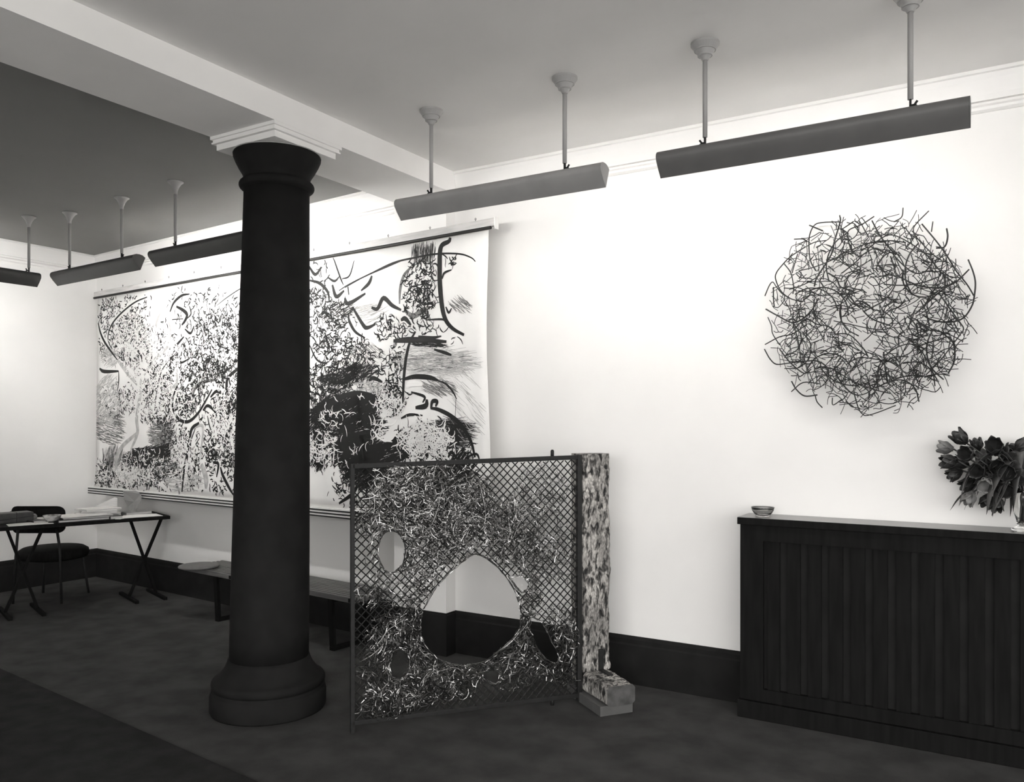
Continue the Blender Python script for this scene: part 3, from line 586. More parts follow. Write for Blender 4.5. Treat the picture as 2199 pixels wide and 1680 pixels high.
# front right
book(tq(251, 1114, 0.09), Z, 0.10, 0.13, 0.026, tang+0.08, 'small black book at the front edge of the table', 'cover_dark')
sheet(tq(308, 1110, 0.13), Z, 0.33, 0.20, tang-0.03, 'white sheet of paper at the right end of the table')
book(tq(318, 1108, 0.36), Z, 0.22, 0.17, 0.022, tang+0.1, 'grey book near the right end of the table', 'cover_grey')
sheet(tq(258, 1114, 0.02), Z+0.0005, 0.05, 0.045, tang+0.7, 'small white tag poking over the front edge of the table')

# chair behind the table
sc_ = at_z(115, 1174, 0.44); CHX, CHY = sc_.x, sc_.y
chair = thing('chair', (CHX, CHY, 0), 'black round-seated chair behind the table against the left wall', 'chair', rz=math.radians(-148))
m = MB(); m.lathe([(0.20, 0.335), (0.262, 0.350), (0.276, 0.385), (0.270, 0.415), (0.235, 0.437), (0.14, 0.450), (0.0005, 0.455)], 40); m.build('seat', 'black_wood', chair, smooth=True)
m = MB(); W, NB = 0.44, 12; pts = []
def rr(w, h, r, n=5):
    out = []
    for (cx_, cz_, a0) in ((w/2-r, h/2-r, 0), (-w/2+r, h/2-r, 90), (-w/2+r, -h/2+r, 180), (w/2-r, -h/2+r, 270)):
        for i in range(n+1):
            a = math.radians(a0+90*i/n); out.append((cx_+r*math.cos(a), cz_+r*math.sin(a)))
    return out
bp2 = rr(0.44, 0.225, 0.055); CHZ = 0.70
vs = [(x, 0.22+0.05*(1-(x/0.22)**2)+0.05*z, CHZ+z) for x, z in bp2]; vs2 = [(x, y+0.016, z) for x, y, z in vs]
m.add(vs+vs2, [tuple(range(len(vs)))]+[tuple(range(2*len(vs)-1, len(vs)-1, -1))]+[(i, len(vs)+i, len(vs)+(i+1) % len(vs), (i+1) % len(vs)) for i in range(len(vs))]); m.build('backrest', 'black_wood', chair)
for sx in (-1, 1):
    m = MB(); m.tube([(sx*0.16, 0.245, 0.62), (sx*0.18, 0.235, 0.45), (sx*0.20, 0.25, 0.0)], 0.011, 8); m.build('leg', 'iron', chair, smooth=True)
    m = MB(); m.tube([(sx*0.16, -0.15, 0.41), (sx*0.20, -0.20, 0.0)], 0.011, 8); m.build('leg', 'iron', chair, smooth=True)

# ------------------------------------------------------------------ radiator cover, glass bowl, vase and tulips
rx0, rx1, RY = -1.195, 0.62, 4.205
rad = thing('radiator_cover', ((rx0+rx1)/2, 4.30, 0), 'tall black wooden radiator cover with vertical slats against the right wall', 'radiator cover')
def rb(x0, x1, y0, y1, z0, z1, name, mt, bevel=0.0):
    ox, oy = (rx0+rx1)/2, 4.30
    m = MB(); m.box(x0-ox, x1-ox, y0-oy, y1-oy, z0, z1); return m.build(name, mt, rad, bevel=bevel)
RB = 4.394
rb(rx0-0.012, rx1+0.012, RY-0.014, YW-0.001, 0.985, 1.020, 'top', 'black_wood', 0.002)
rb(rx0-0.010, rx1+0.010, RY-0.012, YW-0.002, 1.0201, 1.0215, 'top_surface', 'top_gloss')
rb(rx0+0.02, rx1-0.02, RY+0.0275, RB, 0.02, 0.985, 'backing', 'black_paint')
rb(rx0, rx1, RY+0.001, RY+0.027, 0.905, 0.985, 'top_rail', 'black_wood')
rb(rx0, rx1, RY+0.001, RY+0.027, 0.092, 0.155, 'bottom_rail', 'black_wood')
rb(rx0, rx0+0.115, RY, RY+0.027, 0.155, 0.905, 'stile', 'black_wood'); rb(rx1-0.115, rx1, RY, RY+0.027, 0.155, 0.905, 'stile', 'black_wood')
rb(rx0, rx0+0.0195, RY+0.0275, RB, 0.02, 0.985, 'side_panel', 'black_wood'); rb(rx1-0.0195, rx1, RY+0.0275, RB, 0.02, 0.985, 'side_panel', 'black_wood')
rb(rx0-0.012, rx1+0.012, RY-0.012, RB, 0.0, 0.088, 'plinth', 'black_wood', 0.003)
nsl = 16; span = (rx1-rx0-0.23)/nsl
for k in range(nsl):
    x = rx0+0.115+span*(k+0.5); rb(x-span*0.31, x+span*0.31, RY+0.012, RY+0.027, 0.155, 0.905, 'slat', 'black_wood')
c = at_plane(1638, 1108, (0, 4.285, 0), (0, 1, 0)); c.z = 1.0216
root = thing('glass_bowl', c, 'small clear glass bowl standing on the left end of the radiator cover', 'bowl')
m = MB(); m.lathe([(0.030, 0.0), (0.034, 0.002), (0.036, 0.006), (0.046, 0.018), (0.055, 0.034), (0.058, 0.046), (0.056, 0.047), (0.0525, 0.035), (0.043, 0.020), (0.030, 0.009), (0.0005, 0.007)], 40, cap1=False)
m.build('body', 'glass', root, smooth=True)
m = MB(); m.lathe([(0.0575, 0.0455), (0.0590, 0.047), (0.0575, 0.0485), (0.0560, 0.047), (0.0575, 0.0455)], 40, cap0=False, cap1=False); m.build('rim', 'glass', root, smooth=True)
for zz, rr_ in ((0.022, 0.0475), (0.030, 0.0525)):
    m = MB(); m.lathe([(rr_, zz-0.0012), (rr_+0.0015, zz), (rr_, zz+0.0012), (rr_-0.001, zz)], 40, cap0=False, cap1=False); m.build('ring', 'cover_dark', root, smooth=True)
VX, VY, VZ = 0.045, 4.285, 1.0216
root = thing('vase', (VX, VY, VZ), 'clear glass vase of dark tulips at the right end of the radiator cover', 'vase')
m = MB(); m.lathe([(0.045, 0), (0.055, 0.006), (0.052, 0.012), (0.030, 0.022), (0.034, 0.05), (0.048, 0.10), (0.052, 0.15), (0.050, 0.19), (0.047, 0.19), (0.049, 0.15), (0.045, 0.10), (0.031, 0.05), (0.012, 0.03), (0.0005, 0.03)], 32, cap1=False); m.build('body', 'glass', root, smooth=True)
def tulip(px, py, dy, head_dir, size, mt, label, leaf=True, open_=0.35, drop=0.0):
    tip = at_plane(px, py, (0, VY+dy, 0), (0, 1, 0)); base = Vector((VX+R.uniform(-0.02, 0.02), VY+R.uniform(-0.015, 0.015), VZ+0.035))
    root = thing('tulip', base, label, 'flower', 'dark tulips in the glass vase')
    hd = Vector(head_dir).normalized(); hb = tip-base-hd*size*0.5
    neck = Vector((base.x*0+(VX-base.x)*0.6+R.uniform(-0.02, 0.02), R.uniform(-0.01, 0.01), 0.165))
    mid = Vector((hb.x*0.55, hb.y*0.6, max(hb.z*0.75, 0.19)))
    cl = [Vector(p) for p in catmull([(0, 0, 0), neck, mid, hb], 6)]
    m = MB(); m.tube(cl, 0.0042, 6); m.build('stem', 'leaf', root, smooth=True)
    u = hd.orthogonal().normalized(); v = hd.cross(u)
    for k in range(6):
        a = k*math.pi/3+R.uniform(-0.15, 0.15); rad_ = u*math.cos(a)+v*math.sin(a); sidev = hd.cross(rad_)
        op = open_*(0.8 if k % 2 else 1.15); m = MB(); vs = []; ns, nw = 6, 5
        for i in range(ns+1):
            t = i/ns; along = size*t; bulge = size*(0.34*math.sin(min(1, t*1.25)*math.pi*0.62)+op*t*t*0.35)
            ww = size*0.36*math.sin(math.pi*(0.12+0.66*t))
            for j in range(nw):
                q = (j/(nw-1)-0.5)*2; ru = 0.012*math.sin(q*5+k+t*4)*t*size*8
                vs.append(hb+hd*(along-q*q*size*0.26*t)+rad_*(bulge-abs(q)**2*size*0.10+ru*0.3)+sidev*ww*q)
        m.add(vs, [(i*nw+j, i*nw+j+1, (i+1)*nw+j+1, (i+1)*nw+j) for i in range(ns) for j in range(nw-1)])
        o = m.build('petal', mt, root, smooth=True); s_ = o.modifiers.new('thick', 'SOLIDIFY'); s_.thickness = 0.0012
    if leaf:
        a0 = neck; out = Vector((hb.x*0.8+R.uniform(-0.05, 0.03), hb.y+R.uniform(-0.06, 0.06), 0)); hgt = R.uniform(0.05, 0.16)
        pth = catmull([neck, (neck.x*0.4+out.x*0.45, neck.y+out.y*0.5, neck.z+hgt), (out.x*0.95, out.y, neck.z+hgt*0.9-drop), (out.x*1.15, out.y*1.1, neck.z-0.02-drop)], 5)
        m = MB(); vs = []; n = len(pth); dirv = Vector((out.x, out.y, 0.01)).normalized(); sv = dirv.cross(Vector((0, 0, 1)))
        for i, p in enumerate(pth):
            t = i/(n-1); w = 0.027*math.sin(math.pi*min(1, 0.15+0.85*t))
            p = Vector(p); vs += [p-sv*w+Vector((0, 0, 0.010*(w/0.027))), p, p+sv*w+Vector((0, 0, 0.010*(w/0.027)))]
        m.add(vs, [(3*i+j, 3*i+j+1, 3*i+j+4, 3*i+j+3) for i in range(n-1) for j in (0, 1)])
        o = m.build('leaf', 'leaf', root, smooth=True); s_ = o.modifiers.new('thick', 'SOLIDIFY'); s_.thickness = 0.001
for a in [(2062, 940, 0.02, (-.6, -.2, .6), 0.052, 'petal', 'dark tulip standing highest at the left of the bunch'), (2030, 962, 0.05, (-1, .1, .15), 0.046, 'petal_pale', 'pale faded tulip at the far left of the bunch, behind the darkest one'),
          (2038, 992, -0.03, (-1, -.4, -.1), 0.050, 'petal', 'dark tulip facing left at the left edge of the bunch'), (2050, 1018, 0.0, (-.9, -.3, -.5), 0.046, 'petal', 'dark drooping tulip at the lower left of the bunch'),
          (2082, 1070, -0.02, (-.5, -.3, -.9), 0.046, 'petal_pale', 'faded tulip hanging lowest over the radiator cover'), (2136, 962, -0.05, (-.1, -.9, .5), 0.058, 'petal', 'wide open dark tulip at the top of the bunch'),
          (2078, 975, -0.06, (-.4, -.9, .1), 0.052, 'petal', 'dark tulip facing the camera left of the open one'), (2100, 1010, -0.07, (-.2, -1, -.1), 0.052, 'petal', 'dark tulip in the middle of the bunch'),
          (2116, 1040, -0.08, (-.1, -1, -.4), 0.048, 'petal_pale', 'pale streaked tulip low in the middle of the bunch'), (2140, 1005, -0.06, (.2, -1, .1), 0.054, 'petal', 'dark tulip below the wide open one'),
          (2155, 1050, -0.05, (.3, -.9, -.3), 0.054, 'petal', 'dark tulip low at the right of the bunch'), (2168, 975, 0.0, (.5, -.4, .7), 0.054, 'petal', 'dark tulip at the right edge of the picture'),
          (2120, 1075, 0.0, (-.3, -.4, -.8), 0.044, 'petal', 'small dark tulip drooping beside the vase neck'), (2190, 1020, -0.04, (.8, -.5, .2), 0.054, 'petal', 'dark tulip on the right side of the vase'), (2195, 960, 0.03, (.8, .1, .5), 0.054, 'petal', 'dark tulip on the upper right of the vase'),
          (2112, 985, 0.05, (-.3, .3, .8), 0.05, 'petal', 'dark tulip at the back of the bunch'),
          (2062, 995, 0.03, (-.7, -.4, .2), 0.05, 'petal', 'dark tulip behind the left edge of the bunch'), (2080, 1040, 0.03, (-.6, -.3, -.4), 0.05, 'petal', 'dark tulip behind the drooping ones at the lower left'),
          (2140, 1082, -0.02, (-.1, -.5, -.8), 0.048, 'petal', 'dark tulip hanging in front of the vase'), (2098, 955, 0.06, (-.2, -.2, .9), 0.04, 'petal', 'small dark bud pointing up behind the bunch'),
          (2160, 1015, -0.09, (.1, -1, 0), 0.056, 'petal', 'large dark tulip nearest the camera in the bunch')]:
    tulip(*a[:4], a[4]*1.5, *a[5:], drop=R.uniform(0, 0.12))

# ------------------------------------------------------------------ wire disc on the right wall
SCN = Vector((0, 1, 0)); SO = at_plane(1870, 672, (0, 4.24, 0), SCN)
disc = thing('wire_sculpture', (SO.x, YW-0.01, SO.z), 'round tangle of dark bronze rods hanging on the right wall', 'sculpture')
RAD = 0.50
def dome(x, z):
    q = min(1, (x*x+z*z)/(RAD*RAD)); return -(0.05+0.14*math.sqrt(1-q))+R.uniform(-0.035, 0.035)
def at_px(px, py):                                   # photo pixel -> disc frame, on the domed surface
    q = at_plane(px, py, (0, 4.24, 0), SCN); y = dome(q.x-SO.x, q.z-SO.z); q = at_plane(px, py, (0, YW-0.01+y, 0), SCN)
    return (q.x-SO.x, y, q.z-SO.z)
def sp(x, y): return at_px(1600+x*0.29759, 420+y*0.29759)
rods = [[(683, 145), (686, 190), (645, 330), (620, 430), (520, 590), (500, 655)], [(686, 190), (560, 195), (500, 215), (465, 290), (462, 400), (475, 480), (512, 545)], [(440, 368), (330, 440), (270, 500), (225, 560), (222, 610), (260, 690), (330, 745), (415, 765)],
    [(1610, 462), (1645, 550), (1662, 630), (1655, 720), (1640, 790), (1590, 870), (1530, 905), (1440, 915), (1340, 895), (1280, 860)], [(785, 1390), (790, 1440), (820, 1540), (850, 1580), (880, 1588), (960, 1565), (1088, 1515)], [(1325, 112), (1230, 210), (1215, 260), (1240, 305), (1350, 420), (1420, 470)],
    [(880, 390), (990, 305), (1060, 285), (1150, 320), (1260, 390), (1340, 460), (1420, 560), (1500, 625)], [(1275, 205), (1380, 330), (1460, 440), (1520, 540), (1600, 640), (1650, 722)], [(1490, 860), (1560, 930), (1576, 965), (1555, 1000), (1480, 1100), (1400, 1200), (1305, 1295)],
    [(1000, 1160), (1100, 1095), (1195, 1072), (1260, 1110), (1320, 1200), (1358, 1290), (1370, 1375)], [(1240, 1088), (1400, 1040), (1460, 1020), (1495, 1050), (1514, 1130), (1505, 1210), (1468, 1280)], [(140, 1110), (180, 1180), (225, 1218), (300, 1212), (400, 1200), (520, 1195), (590, 1240), (605, 1300)],
    [(145, 1075), (250, 1020), (340, 1000), (440, 935)], [(143, 725), (175, 650), (200, 625), (228, 662), (270, 710), (330, 745)], [(250, 1110), (320, 1200), (400, 1270), (440, 1282), (475, 1255)], [(640, 1000), (750, 1005), (850, 1100), (888, 1165)],
    [(930, 152), (840, 210), (752, 248), (742, 300), (760, 380), (778, 422)], [(940, 1390), (1050, 1340), (1180, 1300), (1300, 1305), (1368, 1337)], [(960, 550), (948, 520), (1000, 440), (1052, 412), (1090, 450), (1150, 510), (1220, 558), (1290, 555), (1340, 500), (1360, 450)],
    [(1050, 440), (1080, 530), (1092, 610), (1060, 690), (1000, 760), (930, 800), (860, 835)], [(1090, 575), (1200, 630), (1300, 660), (1420, 665), (1520, 625), (1615, 535)], [(1228, 855), (1300, 790), (1400, 700), (1520, 615)], [(520, 590), (430, 640), (345, 668), (280, 668)],
    [(150, 820), (230, 865), (330, 915), (400, 900), (480, 830), (530, 740)], [(165, 880), (190, 940), (200, 1000), (250, 1080)], [(205, 660), (205, 740), (210, 800)], [(640, 905), (780, 935), (900, 960), (1000, 968), (1060, 940), (1055, 880), (990, 830)],
    [(850, 830), (900, 880), (960, 910), (1050, 940)], [(360, 960), (420, 900), (460, 895), (520, 930), (600, 945), (650, 990)], [(540, 1140), (640, 1090), (740, 1080), (820, 1120)], [(720, 1390), (800, 1440), (890, 1420), (950, 1350), (980, 1260), (930, 1220)],
    [(640, 1230), (680, 1330), (760, 1420), (820, 1445)], [(730, 1220), (820, 1170), (930, 1180), (1040, 1200), (1110, 1240)], [(1000, 1130), (1010, 1240), (1028, 1350)], [(335, 1340), (370, 1400), (430, 1447), (520, 1440)], [(335, 1415), (420, 1350), (540, 1360)], [(505, 1440), (520, 1490), (558, 1532)],
    [(630, 1460), (635, 1512), (700, 1470)], [(1140, 90), (1130, 155), (1075, 190)], [(1455, 240), (1462, 300), (1440, 370), (1380, 380)], [(1355, 190), (1345, 260)], [(465, 215), (560, 255)], [(355, 315), (420, 315), (450, 335)], [(1000, 410), (940, 380), (860, 420), (800, 480), (700, 560)],
    [(1500, 1060), (1420, 990), (1340, 960), (1240, 905)], [(1200, 1000), (1250, 1015), (1240, 920), (1330, 970)], [(1110, 1090), (1110, 1010), (1150, 985)], [(1270, 760), (1310, 850), (1330, 950)], [(1395, 700), (1480, 820), (1560, 930)], [(1430, 560), (1440, 660), (1400, 770)], [(600, 560), (660, 600), (690, 660), (780, 690)],
    [(380, 420), (350, 520), (340, 560)], [(280, 490), (330, 560), (350, 660), (345, 710)], [(470, 680), (465, 720), (420, 755)], [(800, 760), (860, 770), (930, 830)], [(350, 840), (345, 920), (370, 1000), (390, 1080), (400, 1180)]]
for k in range(22):
    a = R.uniform(0, 2*math.pi); r = 205*math.sqrt(R.random())*0.9; x, y = 1870+r*math.cos(a), 672+r*math.sin(a); h = a+math.pi/2*R.choice((-1, 1))+R.uniform(-0.5, 0.9); cv = R.uniform(0.3, 2.6)*R.choice((-1, 1)); pts = [(x, y)]
    for i in range(4):
        x += 30*math.cos(h); y += 30*math.sin(h); h += cv/3
        if math.hypot(x-1870, y-672) > 225: break
        pts.append((x, y))
    if len(pts) > 2: rods.append(('m', pts))
for rdef in rods:
    q = [at_px(*p) for p in rdef[1]] if rdef[0] == 'm' else [sp(*p) for p in rdef]
    m = MB(); m.tube(catmull(q, 5), R.uniform(0.0026, 0.0038), 6); m.build('rod', 'rod', disc, smooth=True)
m = MB(); NT = 0
while NT < 800:
    a = R.uniform(0, 2*math.pi); r = 214*R.random()**0.47; x, y = 1870+r*math.cos(a), 672+r*math.sin(a)*0.97
    h = R.uniform(0, 2*math.pi); L = R.uniform(16, 62); cv = R.gauss(0, 1.1); p = [(x, y)]
    for i in range(4):
        x += math.cos(h)*L/4; y += math.sin(h)*L/4; h += cv/4+R.gauss(0, 0.12)+(R.choice((-1, 1))*R.uniform(0.5, 1.1) if R.random() < 0.16 else 0); p.append((x, y))
    if math.hypot(p[-1][0]-1870, p[-1][1]-672) > 222: continue
    q0 = at_px(*p[0]); y0 = q0[1]; q = []
    for i, (px_, py_) in enumerate(p):
        w_ = at_plane(px_, py_, (0, YW-0.01+y0, 0), SCN); q.append(Vector((w_.x-SO.x, y0, w_.z-SO.z))); y0 = min(-0.012, y0+R.gauss(0, 0.006))
    m.tube(catmull(q, 2), R.uniform(0.0014, 0.0024), 4); NT += 1
    for b in range(R.choice((0, 1, 1))):                    # forked ends
        i = R.choice((1, 2, 3)); s_ = q[i]; t_ = (q[i+1]-q[i]).normalized(); hh = R.choice((-1, 1))*R.uniform(0.7, 1.3)
        d_ = Vector((t_.x*math.cos(hh)-t_.z*math.sin(hh), R.uniform(-.2, .2), t_.x*math.sin(hh)+t_.z*math.cos(hh)))*R.uniform(0.025, 0.075)
        m.tube([s_, s_+d_*0.5+Vector((0.002, 0, 0.001)), s_+d_], 0.0017, 4)
o = m.build('twigs', 'rod', disc); o['kind'] = 'stuff'
for x, z in ((-0.2, 0.25), (0.25, 0.2), (0.0, -0.3)):
    m = MB(); m.tube([(x, 0.0095, z), (x, -0.12, z)], 0.0035, 6); m.build('wall_pin', 'rod', disc)

# ------------------------------------------------------------------ wire gate, timber post, plinth block
GO = Vector((-2.734, 3.0, 0)); GD = Vector((0.6, 0.8, 0)); GN = Vector((0.8, -0.6, 0)); gang = math.atan2(GD.y, GD.x)
gate = thing('wire_gate', GO, 'black framed wire lattice gate grown over with welded bright wire', 'gate', rz=gang)
# gate frame: x along the gate, -y to the viewer, z up
def gp(x, y):
    q = at_plane(x, y, GO, GN)-GO; return (q.dot(GD), q.z)
GW, GT0, GT1, GZB0, GZB1 = 1.222, 1.300, 1.328, 0.008, 0.030
m = MB(); m.box(-0.010, 0.010, -0.012, 0.012, 0.0, GT0+0.004); m.build('stile', 'iron', gate, bevel=0.002)
m = MB(); m.box(GW-0.015, GW+0.011, -0.014, 0.014, 0.004, GT1+0.003); m.build('stile', 'iron', gate, bevel=0.002)
m = MB(); m.bar((0.0, 0, GT0-0.008), (GW, 0, GT1-0.010), 0.024, 0.023); m.build('rail', 'iron', gate, bevel=0.002)
m = MB(); m.bar((0.0, 0, 0.050), (GW, 0, 0.036), 0.024, 0.022); m.build('rail', 'iron', gate, bevel=0.002)
sx = gp(1186, 975)[0]
m = MB(); m.tube([(sx, 0, GT1-0.01), (sx, 0, GT1+0.026), (sx, 0, GT1+0.032)], [0.0095, 0.0095, 0.005], 10); m.build('pin', 'iron', gate, smooth=True)
m = MB(); m.tube([(sx, 0, 0.0), (sx, 0, 0.036)], 0.0095, 10); m.build('pin', 'iron', gate, smooth=True)
holes_c = [[(800, 610), (850, 630), (920, 690), (970, 750), (1010, 820), (1035, 890), (1045, 950), (1040, 1010), (1010, 1060), (960, 1110), (900, 1160), (840, 1205), (760, 1225), (690, 1225), (600, 1200), (540, 1150), (500, 1090), (485, 1020), (487, 970), (500, 920), (530, 860), (590, 770), (660, 700), (730, 640), (775, 612)],
    [(310, 478), (345, 485), (375, 520), (390, 560), (388, 620), (370, 670), (320, 708), (280, 690), (250, 640), (242, 590), (255, 530), (280, 490)],
    [(985, 735), (1030, 733), (1060, 742), (1082, 770), (1080, 800), (1050, 812), (1028, 790)],
    [(1095, 985), (1110, 968), (1150, 985), (1180, 1020), (1200, 1070), (1250, 1160), (1252, 1200), (1235, 1213), (1190, 1190), (1140, 1130), (1110, 1060), (1093, 1010)],
    [(360, 1140), (395, 1160), (410, 1215), (405, 1265), (380, 1300), (340, 1305), (318, 1280), (312, 1220), (330, 1165)],
    [(875, 1255), (915, 1268), (930, 1295), (920, 1322), (890, 1328), (855, 1310), (840, 1285)]]
holes = []
for hc in holes_c:
    c_ = catmull([gp(*cG(*p)) for p in hc]+[gp(*cG(*hc[0]))], 3)[:-1]; holes.append([(float(p[0]), float(p[1])) for p in c_])
def inside(x, z):
    for h in holes:
        c_ = False; n = len(h); j = n-1
        for i in range(n):
            if (h[i][1] > z) != (h[j][1] > z) and x < (h[j][0]-h[i][0])*(z-h[i][1])/(h[j][1]-h[i][1])+h[i][0]: c_ = not c_
            j = i
        if c_: return True
    return False
hv = np.array([p for h in holes for p in h])
def hdist(x, z): return math.sqrt(float(((hv-np.array([x, z]))**2).sum(1).min()))
# the lattice: every run of wire between frame and openings is one piece
P_ = 0.0435; XA, XB = 0.010, GW-0.014
def ztop(x): return GT0-0.018+(GT1-GT0)*x/GW
def zbot(x): return 0.058-0.014*x/GW
def lattice(sg, yoff):
    k0 = -40 if sg > 0 else 0
    for k in range(-32, 62):
        c_ = k*P_; run = []; runs = []
        N = 150
        for i in range(N+1):
            x = XA+(XB-XA)*i/N; z = (x-0+c_) if sg > 0 else (-x+c_)
            ok = zbot(x) < z < ztop(x) and not inside(x, z)
            if ok: run.append((x, yoff+0.0012*math.sin((x+z)*math.pi*2/P_*0.5), z+0.0008*math.sin(x*90+k)))
            if (not ok or i == N) and run:
                if len(run) > 3: runs.append(run)
                run = []
        for r_ in runs:
            st = max(1, len(r_)//8); pts = r_[::st]
            if pts[-1] != r_[-1]: pts.append(r_[-1])
            m = MB(); m.tube(pts, 0.0031, 5); m.build('lattice_wire', 'iron', gate)
lattice(1, 0.0016); lattice(-1, -0.0016)
# welded wire web
blobs = [(550, 230, 330, 130, 1.15), (420, 160, 200, 100, .7), (700, 390, 330, 130, 1.1), (350, 420, 250, 110, .9), (980, 420, 180, 150, .8), (1160, 260, 150, 170, .40), (1000, 570, 150, 110, .9), (1140, 620, 130, 130, .65), (1090, 860, 75, 120, 1.2), (1080, 1050, 60, 120, 1.0), (620, 560, 200, 110, .8),
    (480, 700, 130, 150, .9), (300, 600, 130, 160, .5), (180, 800, 80, 60, .35), (270, 850, 120, 70, .45), (430, 1000, 70, 150, 1.2), (280, 1040, 120, 100, .8), (330, 1240, 190, 170, .8), (290, 1450, 170, 80, .9), (560, 1330, 230, 110, 1.1), (620, 1220, 120, 80, 1.1), (820, 1270, 220, 60, 1.2), (1010, 1150, 160, 100, 1.1), (1160, 1240, 130, 80, .8), (1300, 1100, 60, 150, .8), (1260, 960, 90, 80, .6), (420, 1410, 200, 60, .5), (680, 1400, 110, 30, .2), (1290, 1300, 70, 60, .4), (1010, 1330, 100, 40, .3), (160, 350, 60, 120, .3), (1270, 600, 70, 200, .30)]
tot = sum(b[2]*b[3]*b[4] for b in blobs)
def web_point():
    t = R.random()*tot
    for b in blobs:
        t -= b[2]*b[3]*b[4]
        if t <= 0: break
    q = 2*math.pi*R.random(); r = math.sqrt(R.random())
    return gp(*cG(b[0]+b[2]*r*math.cos(q), b[1]+b[3]*r*math.sin(q)))
bl_m = []
for b in blobs:
    c0_, c1_, c2_ = gp(*cG(b[0], b[1])), gp(*cG(b[0]+b[2], b[1])), gp(*cG(b[0], b[1]+b[3])); bl_m.append((c0_[0], c0_[1], abs(c1_[0]-c0_[0])*1.12, abs(c2_[1]-c0_[1])*1.12))
def in_web(x, z): return any(((x-a)/c)**2+((z-b)/d)**2 < 1 for a, b, c, d in bl_m)
def okp(x, z): return in_web(x, z) and XA-0.006 < x < XB+0.006 and zbot(x)-0.01 < z < ztop(x)+0.012 and not inside(x, z)
def strand(L, steps, curl):
    x, z = web_point()
    if not okp(x, z): return None
    d_ = hdist(x, z); y = R.gauss(-0.004, 0.013); h = R.uniform(0, 2*math.pi)
    if d_ < 0.06 and R.random() < 0.6:               # near an opening the wires follow its edge
        i = int(((hv-np.array([x, z]))**2).sum(1).argmin()); v_ = np.array([x, z])-hv[i]; h = math.atan2(v_[1], v_[0])+math.pi/2+R.gauss(0, 0.35)
    p = [(x, y, z)]; cv = R.gauss(0, curl)
    for k in range(steps):
        x += math.cos(h)*L/steps; z += math.sin(h)*L/steps; y += R.gauss(0, 0.004); h += cv/steps+R.gauss(0, 0.25)
        if not okp(x, z): break
        p.append((x, y, z))
    return p if len(p) > 2 else None
n_ = 0
while n_ < 170:                                       # the longest wires, each a piece of its own
    p = strand(R.uniform(0.14, 0.30), 8, 1.4)
    if p and len(p) > 5:
        m = MB(); m.tube(p, R.uniform(0.0019, 0.0026), 5); m.build('web_rod', 'web', gate, smooth=True); n_ += 1
m = MB(); n_ = 0
while n_ < 6200:
    p = strand(R.uniform(0.03, 0.095), 4, 1.6)
    if p: m.tube(p, R.uniform(0.0012, 0.0021), 3, caps=False); n_ += 1
for h in holes:                                       # bundled wire along each opening
    n = len(h); cxh = sum(p[0] for p in h)/n; czh = sum(p[1] for p in h)/n
    for rep in range(9):
        st = R.randrange(n); ln = R.randrange(max(4, n//4), n); off = R.uniform(0.001, 0.011); pts = []
        for i in range(ln):
            x, z = h[(st+i) % n]; d_ = math.hypot(x-cxh, z-czh) or 1; o_ = off+R.uniform(-0.002, 0.004)
            pts.append((x+(x-cxh)/d_*o_, R.gauss(-0.003, 0.006), z+(z-czh)/d_*o_))
        m.tube(pts, R.uniform(0.0014, 0.0021), 4)
o = m.build('wire_web', 'web', gate); o['kind'] = 'stuff'

# post and foot
def gw(s, w, z): return GO+GD*s+GN*w+Vector((0, 0, z))
post = thing('timber_post', gw(1.33, -0.08, 0.053), 'rough whitewashed timber post standing on a log foot beside the gate', 'sculpture', rz=gang)
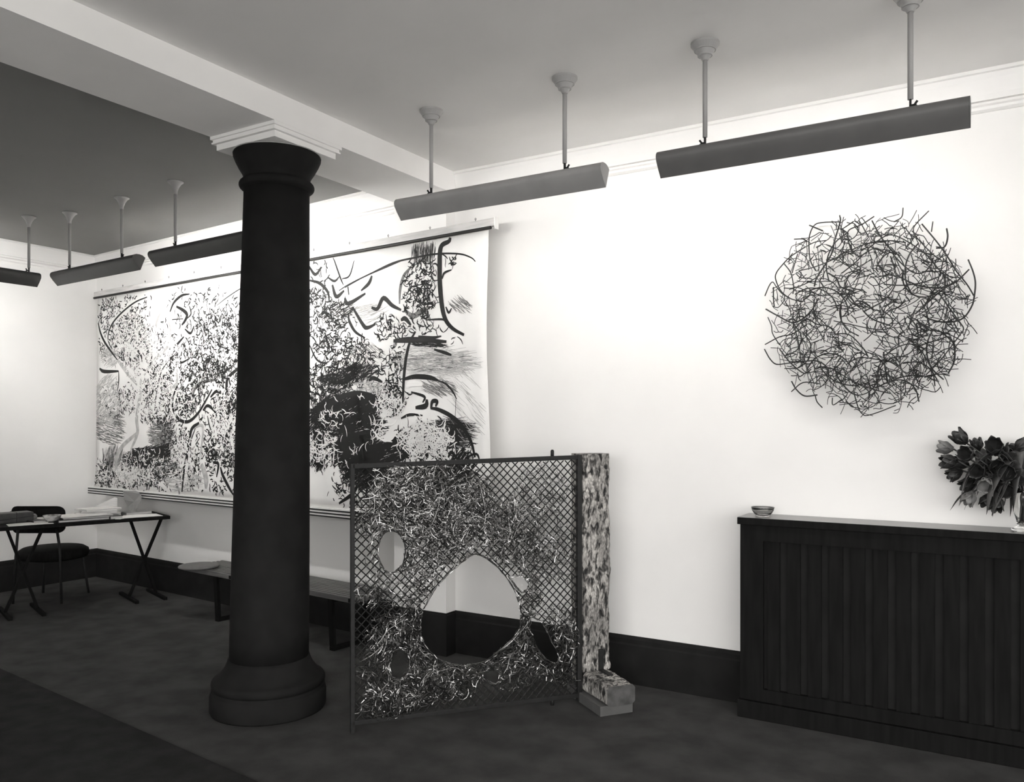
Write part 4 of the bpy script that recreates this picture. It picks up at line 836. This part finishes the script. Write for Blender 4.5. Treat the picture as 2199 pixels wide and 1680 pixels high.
# local frame: x = s-1.33, -y = w+0.08 , z from 0.053
def hewn(x0, x1, y0, y1, z0, z1, nx, ny, nz, seed, amp, taper=0.0, ragged=0.0):
    rng = np.random.RandomState(seed); ph = rng.uniform(0, 6.28, 12); m = MB()
    def disp(p, n):
        x, y, z = p
        d = amp*(0.35*math.sin(z*23+ph[0]+x*30)+0.25*math.sin(z*47+ph[1]+y*35)+0.5*math.sin(z*9+ph[2]))+rng.uniform(-1, 1)*amp*0.6
        return Vector(p)+Vector(n)*d
    prs = []                                           # perimeter points with rounded corners
    c = 0.016
    def side(a, b, n): return [(a[0]+(b[0]-a[0])*i/n, a[1]+(b[1]-a[1])*i/n) for i in range(n)]
    prs = side((x0+c, y0), (x1-c, y0), nx)+side((x1-c, y0), (x1, y0+c), 1)+side((x1, y0+c), (x1, y1-c), ny)+side((x1, y1-c), (x1-c, y1), 1)+side((x1-c, y1), (x0+c, y1), nx)+side((x0+c, y1), (x0, y1-c), 1)+side((x0, y1-c), (x0, y0+c), ny)+side((x0, y0+c), (x0+c, y0), 1)
    n = len(prs); mx, my = (x0+x1)/2, (y0+y1)/2; vs = []
    for k in range(nz+1):
        z = z0+(z1-z0)*k/nz
        for (x, y) in prs:
            nn = Vector(((x-mx)/(x1-x0), (y-my)/(y1-y0), 0)).normalized()
            f = 0.25 if k in (0, nz) else 1.0
            q = disp((x, y, z), nn*f)
            if x > mx and ragged: q.x += ragged*(math.sin(z*9+1)*0.5+math.sin(z*23)*0.3)*((x-mx)/(x1-mx))
            vs.append(q)
    m.add(vs, [(k*n+i, k*n+(i+1) % n, (k+1)*n+(i+1) % n, (k+1)*n+i) for k in range(nz) for i in range(n)]+[tuple(range(n))[::-1], tuple(nz*n+i for i in range(n))])
    return m
hewn(-0.094, 0.090, -0.070, 0.065, 0.098, 1.281, 16, 9, 90, 3, 0.0034, ragged=0.006).build('upright', 'timber', post)
m = hewn(-0.084, 0.080, -0.055, 0.048, -0.06, 0.35, 14, 8, 30, 5, 0.0030)
mm = MB()                                              # lay the log along -y (towards the viewer): its z axis becomes -y
mm.v = [(x, -z+0.0, y+0.052) for x, y, z in m.v]; mm.f = list(m.f)
mm.mi = [1 if len(f) > 6 else 0 for f in m.f]
mm.build('foot', ['timber', 'timber_end'], post)
m = MB(); m.box(0.012, 0.040, -0.082, -0.072, 0.104, 0.215); m.box(0.012, 0.040, -0.19, -0.078, 0.099, 0.107); m.build('bracket', 'iron', post)
blk = thing('plinth_block', gw(1.31, 0.05, 0), 'low grey painted block under the timber foot', 'block', rz=gang)
m = MB(); m.box(-0.095, 0.095, -0.205, 0.19, 0.0, 0.0525); m.build('block', 'plinth', blk, bevel=0.003)
